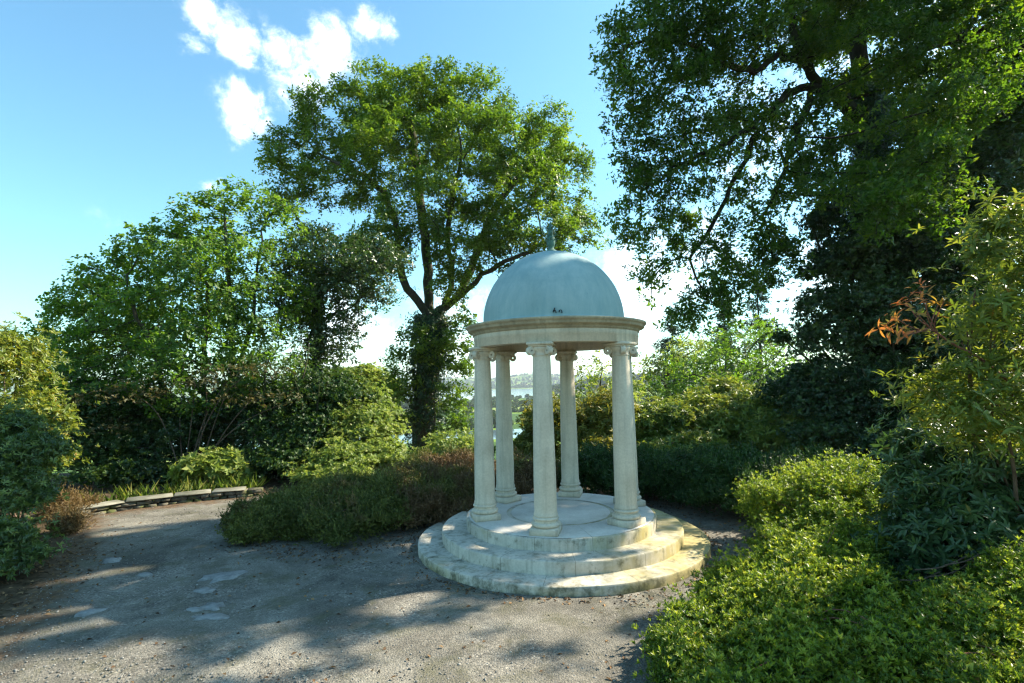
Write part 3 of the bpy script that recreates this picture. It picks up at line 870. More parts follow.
def bush(name, label, cat, lobes, n, mat, seed, k=6, L=.05, Wd=.022, style='rosette', up=.5, depth=.18, amp=.10, freq=2.2, group=None, shape=LEAF_S,
         fill=.6, stemr=.018, nst=14, zmin=.02, spread=(.6, 1.3), low=-.35, stem_mat='twig', base=None, droop=.2, sub=5, shag=.08, subr=(.3, .5), gap=None):
    rng = np.random.default_rng(seed)
    lobes = billow(lobes, sub, rng, subr)
    cs_ = np.array([c for c, r in lobes], float); rs_ = np.array([r for c, r in lobes], float)
    bz = min(zmin, float((cs_[:, 2] - rs_[:, 2]).min()) if zmin < -1 else zmin) if base is None else base[2]
    b = np.array([cs_[:, 0].mean(), cs_[:, 1].mean(), 0.0 if zmin > -1 else float(terrain_z(cs_[:, 0].mean(), cs_[:, 1].mean()))]) if base is None else np.asarray(base, float)
    root = empty(name, tuple(b)); tag(root, label, cat, group)
    P, N = lobe_points(lobes, n, rng, depth, amp, freq, seed, zmin, low)
    if gap: ok = wob(P, seed + 3, gap[0]) > gap[1] + rng.normal(0, .12, len(P)); P, N = P[ok], N[ok]
    A = nrm(N * .75 + np.array([0, 0, up]) + rng.normal(0, .35, P.shape))
    parts = []
    pk = rng.random(len(P)) < .45
    P = P + (nrm(N + np.array([0, 0, .4])) * (np.minimum(rng.exponential(shag, len(P)), 1.7 * shag) * pk)[:, None])
    if style == 'rosette': parts.append(rosettes(P, A, k, L, Wd, rng, spread, L * .12, .18, droop, shape, crw=.72))
    else: parts.append(sprays(P - A * L, A, k, L * 2.6, L, Wd, rng))
    # inner layers of larger, older leaves
    inner = [(c, np.asarray(r) * .84) for c, r in lobes]
    P2, N2 = lobe_points(inner, int(n * fill), rng, .3, amp, freq, seed, zmin, low, .9)
    if len(P2): parts.append(rosettes(P2, nrm(N2 + rng.normal(0, .5, P2.shape)), 5, L * 1.15, Wd * 1.4, rng, (.7, 1.5), L * .3))
    inner = [(c, np.asarray(r) * .6) for c, r in lobes]
    P3_, N3 = lobe_points(inner, int(n * fill * .35), rng, .3, amp, freq, seed, zmin, low, .9)
    if len(P3_): parts.append(rosettes(P3_, nrm(N3 + rng.normal(0, .5, P3_.shape)), 5, L * 1.5, Wd * 2.0, rng, (.7, 1.5), L * .4))
    leaves_obj('foliage', parts, M[mat], root)
    if nst:
        i = rng.permutation(len(P))[:nst]
        tubes_obj('stems', stems(b, P[i] - A[i] * .03, rng, stemr), M[stem_mat], root, 5)
    settle(root)
    return root


def LB(px, py, Y, rx, ry, rz=None, dy=None):
    """ellipsoid lobe given by where it shows: centre pixel, depth, half sizes in pixels"""
    c = W(px, py, Y); s = PX(Y)
    return (c, np.array([rx * s, (dy if dy else rx * s), ry * s]))


# creeping junipers left of the temple
bush('juniper', 'broad low green creeping juniper nearest the path bend', 'shrub',
     [((-3.05, 8.17, .16), (.85, .75, .42)), ((-2.35, 7.80, .16), (.8, .75, .44)), ((-2.75, 8.87, .2), (.9, .8, .5)), ((-3.55, 8.69, .12), (.6, .6, .36)), ((-3.45, 7.71, .1), (.55, .5, .36)), ((-4.0, 8.5, .1), (.5, .5, .34)), ((-2.0, 8.50, .2), (.8, .8, .52))],
     25299, 'juniper', 31, 6, .044, .014, 'spray', .75, .45, .2, 3.6, gap=(6.5, -.25), group= 'creeping junipers beside the temple', fill=.5, sub=34, subr=(.15, .27), shag=.05)
bush('juniper', 'russet brown creeping juniper in the middle of the low mass', 'shrub',
     [((-1.35, 8.41, .18), (.75, .75, .46)), ((-1.55, 9.25, .25), (.9, .8, .56)), ((-.85, 8.87, .2), (.7, .7, .5))],
     18400, 'juniper_brown', 32, 6, .044, .014, 'spray', .75, .45, .2, 3.6, gap=(6.5, -.25), group= 'creeping junipers beside the temple', fill=.5, sub=34, subr=(.15, .27), shag=.05)
bush('juniper', 'dark creeping juniper reaching behind the left columns', 'shrub',
     [((-.55, 9.62, .25), (.8, .7, .55)), ((.1, 9.90, .25), (.8, .6, .55)), ((-1.2, 10.18, .3), (.9, .7, .62)), ((-.3, 9.11, .15), (.55, .5, .4))],
     16099, 'juniper_brown', 33, 6, .044, .014, 'spray', .75, .45, .2, 3.6, gap=(6.5, -.25), group= 'creeping junipers beside the temple', fill=.5, sub=34, subr=(.15, .27), shag=.05)

# dark clipped hedge mounds behind the temple on the right
bush('hedge', 'dark green low hedge mound just behind the right column', 'hedge',
     [((1.5, 9.90, .3), (.8, .6, .62)), ((2.3, 9.62, .3), (.9, .75, .66)), ((2.9, 9.25, .3), (.75, .75, .62))],
     15000, 'hedge', 41, 6, .042, .017, 'spray', .8, .4, .12, 3.0, gap=(6, -.3), group='dark hedge behind the temple', fill=.6, sub=24, subr=(.15, .28), shag=.05)
bush('hedge', 'dark green low hedge mound between the gravel and the azalea', 'hedge',
     [((3.45, 8.59, .3), (.85, .85, .66)), ((4.0, 8.13, .3), (.8, .8, .66)), ((4.6, 8.50, .35), (.9, .9, .7)), ((3.7, 9.25, .35), (.9, .8, .64))],
     17000, 'hedge', 42, 6, .042, .017, 'spray', .8, .4, .12, 3.0, gap=(6, -.3), group='dark hedge behind the temple', fill=.6, sub=24, subr=(.15, .28), shag=.05)

# azaleas in the right foreground
AZ = dict(gap=(8.5, -.28), droop=.1, sub=30, subr=(.14, .27), shag=.07, k=7, L=.034, Wd=.0125, up=.95, depth=.5, amp=.22, freq=5.0, group='azaleas beside the path', shape=LEAF_S, fill=.35, nst=90, stemr=.007, stem_mat='redtwig', spread=(.35, 1.05))
bush('azalea', 'rounded azalea mound between the dark hedge and the tall rhododendron', 'shrub',
     [((3.55, 6.63, .35), (.75, .8, .66)), ((4.2, 6.82, .4), (.8, .8, .70)), ((3.25, 6.16, .2), (.55, .6, .44)), ((4.1, 6.16, .3), (.7, .6, .55))], 26000, 'azalea', 51, **AZ)
bush('azalea', 'bright yellow-green azalea spreading over the gravel in front of the temple', 'shrub',
     [((2.0, 4.85, .18), (.40, .40, .36)), ((2.5, 4.75, .26), (.45, .42, .47)), ((1.55, 4.3, .12), (.38, .38, .34)), ((2.05, 4.25, .2), (.42, .36, .42)), ((2.65, 4.2, .2), (.4, .38, .43)), ((1.25, 3.95, .08), (.3, .35, .26)),
      ((1.8, 3.65, .15), (.45, .38, .36)), ((2.4, 3.55, .15), (.42, .36, .40)), ((3.05, 4.9, .28), (.5, .45, .5)), ((1.3, 3.35, .1), (.36, .3, .25))],
     40000, 'azalea', 52, **AZ)
bush('azalea', 'azalea in the bottom right corner below the rhododendron', 'shrub',
     [((3.05, 3.75, .2), (.45, .40, .46)), ((3.6, 3.9, .25), (.5, .45, .54)), ((2.75, 3.1, .15), (.45, .35, .38)), ((3.4, 3.2, .2), (.5, .4, .45))], 23000, 'azalea', 53, **AZ)

# tall rhododendron on the right, with its top leaves coloured yellow-green as sunlit and the long reddish shoot
rt = bush('rhododendron', 'tall rhododendron with long leaves and a sunlit yellow-green top at the right edge', 'shrub',
          [((4.35, 5.00, .9), (.85, .75, .85)), ((4.15, 4.67, .55), (.75, .6, .6)), ((4.9, 5.23, 1.2), (.75, .7, .75)), ((3.75, 4.90, .45), (.5, .5, .5)), ((5.1, 4.67, .9), (.8, .7, .8))],
          6500, 'rhodo', 61, 8, .082, .024, up=.5, depth=.5, amp=.14, freq=2.5, shape=LEAF_L, fill=.5, sub=22, subr=(.16, .32), shag=.14, stemr=.022, nst=26, spread=(.7, 1.45), droop=.35)
rng = np.random.default_rng(62)
lob = [LB(1005, 330, 4.05, 46, 38), LB(1015, 255, 3.9, 32, 34), LB(1010, 390, 4.15, 60, 40), LB(1000, 225, 3.9, 18, 12), LB(950, 400, 4.25, 34, 26), LB(1050, 290, 3.95, 40, 60), LB(985, 430, 4.1, 48, 30), LB(1030, 445, 4.05, 50, 34)]
lob = billow(lob, 14, rng, (.2, .4))
P, N = lobe_points(lob, 2300, rng, .7, .2, 3.0, 62, .5)
P = P + N * (rng.exponential(.11, len(P)) * (rng.random(len(P)) < .6))[:, None]
A = nrm(N * .6 + np.array([0, 0, .5]) + rng.normal(0, .4, P.shape))
bl = Vector(rt.location)
o = leaves_obj('sunlit_foliage', [rosettes(P, A, 7, .078, .019, rng, (.7, 1.45), .012, .18, .3, LEAF_L, crw=.7)], M['rhodolit'], rt); o.data.transform(Matrix.Translation(-bl))
o['label'] = 'yellow-green sunlit upper leaves'
o = tubes_obj('upper_stems', stems(np.array([4.3, 4.9, .2]), P[:7] - A[:7] * .03, rng, .02), M['twig'], rt, 5); o.data.transform(Matrix.Translation(-bl))
bp = smooth_line([W(1030, 400, 4.25), W(985, 362, 4.1), W(955, 345, 4.0), W(930, 328, 3.95)], 6)
ch = [(bp, np.linspace(.011, .007, len(bp)))]
tipsP, tipsA = [], []
for (px, py) in [(895, 318), (905, 300), (920, 290), (938, 305), (885, 330), (902, 335), (915, 312), (926, 298), (945, 300), (893, 326), (920, 330), (940, 345)]:
    tp = W(px, py, 3.9 + rng.normal(0, .06)); st = bp[-1 - rng.integers(0, 4)]
    l_ = smooth_line([st, (st + tp) / 2 + rng.normal(0, .015, 3) + np.array([0, 0, -.02]), tp], 4); ch.append((l_, np.linspace(.005, .003, len(l_))))
    tipsP.append(tp); tipsA.append(nrm((tp - st) + np.array([0, 0, .12])))
bo = tubes_obj('long_shoot', ch, M['redtwig'], rt, 6); bo.data.transform(Matrix.Translation(-bl)); bo['label'] = 'long bare reddish shoot reaching out to the left'
o = leaves_obj('autumn_leaves', [rosettes(np.array(tipsP), np.array(tipsA), 11, .075, .019, rng, (.6, 1.5), .03, .15, .35, LEAF_L, crw=.7)], M['autumn'], bo); o.data.transform(Matrix.Translation(-bl))
ch = []
for (x1, y1, x2, y2) in [(915, 570, 968, 556), (930, 577, 975, 560), (945, 565, 990, 548), (900, 580, 940, 572)]:
    l_ = smooth_line([W(x1, y1, 4.1), W((x1 + x2) / 2, (y1 + y2) / 2 + 4, 4.1), W(x2, y2, 4.2)], 5); ch.append((l_, np.linspace(.004, .007, len(l_))))
o = tubes_obj('dead_twigs', ch, M['twig'], rt, 5); o.data.transform(Matrix.Translation(-bl)); o['label'] = 'bare grey dead twigs'

# bush on the left edge of the path
bush('evergreen_shrub', 'glossy blue-green evergreen shrub at the left edge of the picture', 'shrub',
     [LB(-5, 560, 6.2, 34, 46), LB(-20, 490, 6.4, 52, 66), LB(22, 500, 6.5, 24, 36), LB(34, 455, 6.7, 24, 22), LB(0, 435, 6.8, 30, 26), LB(-60, 560, 6.2, 60, 60)],
     9500, 'evergreen', 71, 8, .050, .017, up=.5, depth=.45, amp=.2, freq=2.6, shape=LEAF_S, fill=.6, sub=20, subr=(.16, .32), shag=.14, nst=24, stemr=.015)
bush('yellowing_shrub', 'sunlit yellowing shrub rising behind the left edge evergreen', 'shrub',
     [LB(-10, 375, 8.4, 46, 50), LB(25, 430, 8.4, 34, 42), LB(-20, 470, 8.4, 60, 60), LB(45, 462, 8.2, 22, 18)],
     4600, 'rhodolit', 72, 7, .07, .024, up=.5, depth=.5, amp=.2, freq=2.2, fill=.5, sub=22, subr=(.16, .32), shag=.2, nst=18)
bush('dry_fern', 'small russet dry fern clump beside the end of the wall', 'fern',
     [(G(66, 528, .08), (.2, .2, .16))], 500, 'fern', 73, 6, .05, .014, 'spray', .6, .3, .2, 4, fill=.4, nst=6, stemr=.006)
bush('bracken', 'flattened brown bracken heap against the end of the wall', 'fern',
     [(G(58, 512, .1), (.35, .3, .26)), (G(72, 508, .1), (.4, .25, .2))], 700, 'fern', 74, 6, .05, .012, 'spray', .5, .3, .2, 4, fill=.4, nst=6, stemr=.006)
bush('leafy_plant', 'bright light green leafy plant growing behind the low wall', 'plant',
     [LB(212, 468, 11.6, 24, 15), LB(190, 475, 11.7, 18, 11), LB(228, 478, 11.6, 14, 12)], 420, 'light', 75, 6, .12, .07, up=.8, depth=.4, amp=.2, freq=3, fill=.5, nst=10)
# grass strip along the wall
rng = np.random.default_rng(76)
s = rng.uniform(.2, cum[-1], 2600)
PPw = np.array([along(v)[0] + np.array([-along(v)[1][1], along(v)[1][0]]) * rng.uniform(.36, 1.1) for v in s])
PPw = PPw[wob(np.column_stack([PPw, PPw[:, 0] * 0]), 8, 3.0) > rng.uniform(-.6, 1.0, len(PPw))]
n = len(PPw); P3 = np.column_stack([PPw, np.full(n, 0.)])
D = np.column_stack([rng.normal(0, .35, (n, 2)), np.ones(n)]); N = np.column_stack([rng.normal(size=(n, 2)), np.full(n, .3)])
tag(leaves_obj('grass', [leaf_arrays(P3, D, N, rng.uniform(.1, .5, n) ** 1.3, .012, rng.random(n), .2, .35)], M['grass']), None, None, kind='stuff')


# ------------------------------------------------------------------ trees
def colonize(nodes, par, attr, step, kill, rng, iters=200, trop=(0, 0, .05), jit=.12, infl=1e9):
    pos = [np.asarray(p, float) for p in nodes]; par = list(par)
    Pn = np.array(pos)
    D = np.linalg.norm(attr[:, None] - Pn[None], axis=2)
    near = D.argmin(1); nd = D.min(1)
    alive = nd > kill
    trop = np.array(trop)
    childdirs = {}
    for it in range(iters):
        act = alive & (nd < infl)
        if not act.any(): break
        ids = near[act]; vec = nrm(attr[act] - Pn[ids])
        un, inv_ = np.unique(ids, return_inverse=True)
        S = np.zeros((len(un), 3)); np.add.at(S, inv_, vec)
        S = nrm(S) + trop + rng.normal(0, jit, S.shape)
        S = nrm(S)
        new, npar = [], []
        for a_, d_ in zip(un, S):
            if any(np.dot(d_, e_) > .97 for e_ in childdirs.get(a_, [])): # same way again: jitter
                d_ = nrm(d_ + rng.normal(0, .5, 3))
            if len(childdirs.get(a_, [])) > 4: continue
            childdirs.setdefault(a_, []).append(d_)
            new.append(Pn[a_] + d_ * step); npar.append(int(a_))
        if not new: break
        new = np.array(new); base_i = len(Pn)
        Pn = np.vstack([Pn, new]); par += npar
        dd = np.linalg.norm(attr[:, None] - new[None], axis=2)
        m_ = dd.min(1); j = dd.argmin(1)
        b = m_ < nd
        near[b] = base_i + j[b]; nd[b] = m_[b]
        alive &= nd > kill
    return Pn, np.array(par)


def tree(name, label, cat, trunk, limbs, lobes, n_attr, Rtrunk, leafmat, barkmat, seed, step=.35, kill=.45, cl=5, lk=6, L=.09, Wd=.05, sig=.22, rtip=.007,
         up=.7, group=None, leafr=.03, infl=1e9, trop=(0, 0, .05), amp=.12, lobe_in=.75, limb_min=.03, shape=LEAF_S, spread=(.7, 1.5), droop=.2, keepf=None, jit=.12, flat=1.0, cutf=None):
    """trunk: polyline; limbs: polylines starting on the trunk (guide skeleton); lobes: ellipsoids the crown fills"""
    rng = np.random.default_rng(seed)
    nodes, par = [], []
    tl = smooth_line(trunk, 5)
    for i, p in enumerate(tl): nodes.append(p); par.append(i - 1)
    nt = len(tl)
    for lb in limbs:
        ll = smooth_line(lb, 4)
        j = int(np.argmin([np.linalg.norm(q - ll[0]) for q in nodes]))
        for p in ll[1:]:
            nodes.append(p + rng.normal(0, .03, 3)); par.append(j); j = len(nodes) - 1
    n_guide = len(nodes)
    # attraction points through the lobes, denser towards their skin
    w_ = np.array([np.prod(r) ** (2 / 3) for c, r in lobes]); w_ /= w_.sum()
    at = []
    for (c, r), q in zip(lobes, w_):
        m_ = max(int(n_attr * q), 3)
        d = nrm(rng.normal(size=(m_, 3))); rr = (lobe_in ** 3 + (1 - lobe_in ** 3) * rng.random(m_)) ** (1 / 3)
        P = c + d * r * rr[:, None]; P = c + (P - c) * (1 + amp * wob(P, seed, 1.7))[:, None]
        at.append(P)
    at = np.concatenate(at)
    if keepf is not None: at = at[keepf(at)]
    Pn, par = colonize(nodes, par, at, step, kill, rng, 160, trop, jit, infl)
    N_ = len(Pn)
    kids_ = [[] for _ in range(N_)]
    for i in range(1, N_):
        if par[i] >= 0: kids_[par[i]].append(i)
    tips = sum(1 for k in kids_ if not k)
    ex = math.log(max(tips, 2)) / math.log(Rtrunk / rtip)
    acc = np.zeros(N_)
    order = list(range(N_))
    # parents of colonised nodes always come before them; guide nodes too
    for i in reversed(order):
        if not kids_[i]: acc[i] = 1
        if par[i] >= 0: acc[par[i]] += acc[i]
    r = rtip * acc ** (1 / ex)
    root = empty(name, tuple(trunk[0])); tag(root, label, cat, group)
    # trunk
    rt_ = np.maximum(r[:nt], .02)
    rt_[:2] *= (1.25, 1.1)
    tubes_obj('trunk', [(Pn[:nt], rt_)], M[barkmat], root, 14)
    # the other chains, by limb
    owner = np.full(N_, -1)
    groups = {}
    chains_of = {}

    def follow(start, pre):
        stack = [(start, pre)]; res = []
        while stack:
            s_, p_ = stack.pop(); line = [p_, s_]; cur = s_
            while kids_[cur]:
                ks = sorted(kids_[cur], key=lambda q: -r[q])
                for o_ in ks[1:]: stack.append((o_, cur))
                cur = ks[0]; line.append(cur)
            res.append(line)
        return res
    minor = []; nl = 0
    roots_ = [(i, par[i]) for i in range(nt, N_) if par[i] < nt]
    roots_.sort(key=lambda q: -r[q[0]])
    for (i, p_) in roots_:
        ls = follow(i, p_)
        ch_ = [(Pn[l_], np.concatenate([[r[l_[1]]], r[l_[1:]]])) for l_ in ls]
        if nl < 100:
            tubes_obj('limb', ch_, M[barkmat], root, 6); nl += 1
        else: minor += ch_
    if minor: tubes_obj('small_branches', minor, M[barkmat], root, 5)
    # leaves
    ln = np.where((r < leafr) & (np.arange(N_) >= n_guide))[0]
    P = np.repeat(Pn[ln], cl, 0) + rng.normal(0, sig, (len(ln) * cl, 3)) * np.array([1, 1, .7 * flat])
    if keepf is not None: P = P[keepf(P)]
    if cutf is not None: P = P[cutf(P)]
    cen = np.mean([c for c, _ in lobes], 0)
    A = nrm(nrm(P - cen) * .4 + np.array([0, 0, up]) + rng.normal(0, .5, P.shape))
    crn = np.clip(.5 + .35 * wob(P, seed + 9, 1.2) + rng.normal(0, .2, len(P)), 0, 1)
    leaves_obj('crown', [rosettes(P, A, lk, L, Wd, rng, spread, L * .4, .2, droop, shape, crnd=crn)], M[leafmat], root)
    print(name, 'nodes', N_, 'tips', tips, 'leaves', len(P) * lk, 'attr', len(at))
    return root, Pn, r


def tz(x, y): return float(terrain_z(np.float64(x), np.float64(y)))


# the oak in the middle
Y = 22.0
b = W(424, 470, Y); b[2] = tz(b[0], Y) - .1
oak_trunk = [b, W(424, 420, Y), W(428, 370, Y), W(430, 335, Y), W(431, 318, Y)]
f_ = oak_trunk[-1]
oak_limbs = [[f_, W(412, 295, Y - .3), W(400, 268, Y - .4), W(398, 240, Y - .5), W(390, 205, Y - .8), W(370, 180, Y - 1.2), W(340, 165, Y - 1.5)],
             [f_, W(428, 290, Y + .4), W(427, 250, Y + .6), W(420, 200, Y + .8), W(415, 150, Y + 1.0), W(410, 110, Y + .9)],
             [f_, W(446, 300, Y - .1), W(452, 270, Y - .2), W(448, 235, Y - .6), W(455, 190, Y - 1.0), W(462, 150, Y - 1.2)],
             [f_, W(447, 307, Y), W(462, 290, Y + .2), W(478, 250, Y + .5), W(492, 215, Y + .6), W(508, 190, Y + .8), W(530, 165, Y + .9)],
             [f_, W(462, 295, Y - .4), W(490, 270, Y - .9), W(520, 255, Y - 1.2), W(550, 240, Y - 1.4)]]
oak_lobes = [LB(400, 103, Y + .5, 62, 30), LB(345, 118, Y, 50, 32), LB(460, 98, Y + .6, 50, 26), LB(305, 158, Y - .5, 42, 28), LB(400, 150, Y - 1.5, 60, 34), LB(475, 145, Y - 1.6, 55, 36),
             LB(545, 130, Y + .3, 32, 26), LB(565, 175, Y, 30, 34), LB(520, 185, Y - 1.2, 46, 34), LB(570, 222, Y - .3, 28, 26), LB(530, 232, Y - 1.6, 50, 24), LB(430, 205, Y - 1.8, 54, 28),
             LB(345, 185, Y - 1.2, 48, 22), LB(290, 195, Y - .3, 28, 20), LB(480, 225, Y + .8, 50, 26), LB(465, 255, Y - 1.2, 40, 16), LB(410, 130, Y + 2.2, 70, 36), LB(520, 150, Y + 2.0, 50, 36), LB(590, 240, Y, 14, 18), LB(395, 262, Y - .8, 26, 18), LB(455, 285, Y - .9, 26, 16), LB(500, 262, Y - .6, 34, 18), LB(275, 165, Y - .5, 20, 20), LB(385, 235, Y - 1.4, 40, 22), LB(415, 345, Y - .7, 24, 18), LB(450, 350, Y - .6, 18, 22), LB(400, 385, Y - .6, 18, 14), LB(455, 395, Y - .6, 16, 14), LB(470, 335, Y - .3, 14, 16), LB(388, 410, Y - .6, 18, 22), LB(395, 360, Y - .5, 16, 14), LB(462, 365, Y - .6, 18, 12), LB(460, 420, Y - .6, 16, 14), LB(365, 300, Y - .5, 26, 12), LB(345, 275, Y - .6, 24, 14)]
oak, oP, oR = tree('oak_tree', 'broad spreading oak with an ivy-clad trunk left of the dome', 'tree', oak_trunk, oak_limbs, oak_lobes, 4300, .48, 'oak', 'bark', 101,
                   step=.30, kill=.40, cl=15, lk=6, L=.13, Wd=.07, sig=.20, up=.8, keepf=lambda P: wob(P, 55, .95) > -.33)
# ivy on the trunk
rng = np.random.default_rng(102)
tl = smooth_line(oak_trunk, 8)
i = rng.integers(0, len(tl), 2600); an = rng.uniform(0, 6.283, 2600)
wv_ = .50 + .16 * wob(tl[i] * np.array([1, 1, 1.7]), 3, 2.0) + np.abs(rng.normal(0, .13, 2600)) + .25 * (rng.random(2600) < .2) * rng.random(2600) * 2.2
P = tl[i] + np.stack([np.cos(an) * wv_, np.sin(an) * wv_, rng.normal(0, .15, 2600)], -1)
A = np.stack([np.cos(an), np.sin(an), np.full(2600, .3)], -1)
o = leaves_obj('ivy', [rosettes(P, A, 6, .10, .07, rng, (.5, 1.5), .04)], M['ivy'], oak)
# thin leafy side shoots on the ivy
settle(oak)

# sycamore on the left
Y = 14.6
b = W(228, 470, Y); b[2] = tz(b[0], Y) - .3
st = [b, W(230, 420, Y), W(232, 380, Y), W(231, 330, Y), W(229, 285, Y), W(226, 240, Y), W(224, 205, Y)]
sl_ = [[b + np.array([0, 0, .8]), W(205, 400, Y - 0.30), W(208, 330, Y - 0.38), W(205, 285, Y - 0.45), W(195, 245, Y - 0.60)], [W(231, 390, Y), W(250, 330, Y + 0.30), W(256, 280, Y + 0.45), W(262, 230, Y + 0.52)],
       [b + np.array([0, 0, .6]), W(170, 400, Y - 0.45), W(150, 340, Y - 0.68), W(125, 300, Y - 0.75)], [W(231, 420, Y), W(180, 370, Y + 0.75), W(130, 345, Y + 0.90), W(90, 325, Y + 0.90)]]
sl_lobes = [LB(238, 205, Y, 34, 22), LB(200, 225, Y, 34, 26), LB(265, 225, Y + 0.22, 36, 32), LB(160, 250, Y, 40, 30), LB(120, 285, Y - 0.22, 40, 30), LB(80, 305, Y, 32, 28), LB(58, 340, Y, 28, 28), LB(215, 275, Y - 1.12, 52, 40),
            LB(265, 290, Y - 0.38, 42, 44), LB(150, 320, Y - 1.05, 54, 36), LB(100, 355, Y - 0.90, 50, 34), LB(200, 345, Y - 1.35, 54, 34), LB(260, 350, Y - 0.75, 40, 36), LB(300, 300, Y + 0.38, 24, 50), LB(180, 290, Y + 1.50, 70, 50), LB(110, 330, Y + 1.50, 60, 40), LB(290, 225, Y + 0.60, 20, 24), LB(105, 385, Y - 1.50, 50, 30), LB(190, 385, Y - 1.80, 54, 30), LB(270, 385, Y - 1.12, 40, 30), LB(60, 380, Y - 0.75, 34, 28)]
syc, _, _ = tree('sycamore_tree', 'bright green rounded sycamore with several slim stems on the left', 'tree', st, sl_, sl_lobes, 3300, .20, 'syc', 'bark', 111,
                 step=.23, kill=.30, cl=7, lk=6, L=.098, Wd=.07, sig=.15, up=.7, spread=(.8, 1.6), keepf=lambda P: wob(P, 56, 1.7) > -.45)
settle(syc)

# the shaded ivy-clad tree between them
Y = 15.8
b = W(312, 470, Y); b[2] = tz(b[0], Y) - .2
tr = [b, W(313, 420, Y), W(315, 370, Y), W(318, 330, Y), W(317, 300, Y), W(322, 275, Y)]
lb_ = [[tr[-2], W(340, 280, Y), W(370, 262, Y), W(395, 255, Y)], [tr[-2], W(295, 285, Y), W(285, 270, Y)], [tr[-3], W(335, 312, Y - .3), W(350, 310, Y - .4)]]
hl = [LB(325, 258, Y, 42, 20), LB(365, 252, Y, 34, 15), LB(300, 275, Y, 26, 20), LB(340, 285, Y - .4, 36, 18), LB(305, 310, Y + .4, 26, 22), LB(345, 322, Y, 22, 18), LB(395, 262, Y + .2, 20, 12), LB(315, 235, Y + .5, 25, 12), LB(318, 360, Y, 24, 36), LB(350, 265, Y - .6, 44, 18), LB(295, 300, Y - .4, 26, 18), LB(375, 290, Y - .3, 22, 12), LB(335, 340, Y - .3, 24, 20)]
ht, _, _ = tree('holm_oak', 'dark flat-topped evergreen tree with an ivy-covered stem between sycamore and oak', 'tree', tr, lb_, hl, 2600, .13, 'dark', 'bark', 121,
                step=.24, kill=.30, cl=9, lk=6, L=.095, Wd=.055, sig=.17, up=.6)
rng = np.random.default_rng(122)
tl = smooth_line(tr, 8); i = rng.integers(0, len(tl), 700); an = rng.uniform(0, 6.283, 700); rr = .12 + np.abs(rng.normal(0, .08, 700))
P = tl[i] + np.stack([np.cos(an) * rr, np.sin(an) * rr, rng.normal(0, .1, 700)], -1)
leaves_obj('ivy', [rosettes(P, np.stack([np.cos(an), np.sin(an), np.full(700, .3)], -1), 6, .08, .055, rng, (.5, 1.5), .03)], M['ivy'], ht)
settle(ht)

# the great tree on the right
Y = 11.6
SX, SY = math.sin(SUN_AZ), math.cos(SUN_AZ)


def side(P):      # distance across the sun's direction: the crown ends where the sun reaches the foreground
    return P[:, 0] * SY - P[:, 1] * SX


b = W(884, 480, Y); b[2] = -.1
tr = [b, W(882, 400, Y), W(880, 300, Y), W(877, 220, Y), W(872, 150, Y), W(863, 85, Y), W(857, 40, Y), W(853, -20, Y), W(845, -90, Y), W(850, -170, Y)]
lb_ = [[W(870, 130, Y), W(850, 108, Y - .3), W(830, 92, Y - .5), W(815, 80, Y - .6), W(800, 55, Y - .8), W(793, 20, Y - 1), W(780, -30, Y - 1.2), W(750, -80, Y - 1.4)],
       [W(830, 92, Y - .5), W(800, 88, Y - .7), W(775, 105, Y - .9), W(740, 135, Y - 1.1), W(700, 155, Y - 1.2), W(665, 175, Y - 1.3), W(640, 190, Y - 1.3)],
       [W(803, 60, Y - .8), W(780, 55, Y - 1), W(755, 70, Y - 1.2), W(720, 62, Y - 1.5), W(690, 45, Y - 1.7), W(650, 40, Y - 1.8), W(615, 45, Y - 1.9)],
       [W(780, 100, Y - .9), W(760, 130, Y - .9), W(735, 175, Y - .8), W(715, 220, Y - .8), W(690, 262, Y - .8)],
       [W(863, 85, Y), W(890, 68, Y + .3), W(920, 50, Y + .6), W(960, 38, Y + .8), W(1000, 20, Y + 1), W(1060, -10, Y + 1.2)],
       [W(857, 40, Y), W(885, 15, Y - .4), W(905, -20, Y - .6), W(930, -70, Y - .6)],
       [W(857, 40, Y), W(830, 10, Y + .6), W(800, -40, Y + 1), W(770, -110, Y + 1.2)],
       [W(815, 85, Y - .6), W(800, 125, Y - 1), W(785, 170, Y - 1.2), W(765, 215, Y - 1.3)]]
def across(P):    # coordinates seen along the sun: gaps are cut through the crowns along it to let light in
    q = P[:, 2] * math.cos(SUN_EL) - (P[:, 0] * SX + P[:, 1] * SY) * math.sin(SUN_EL)
    return np.column_stack([side(P), q, q * 0])


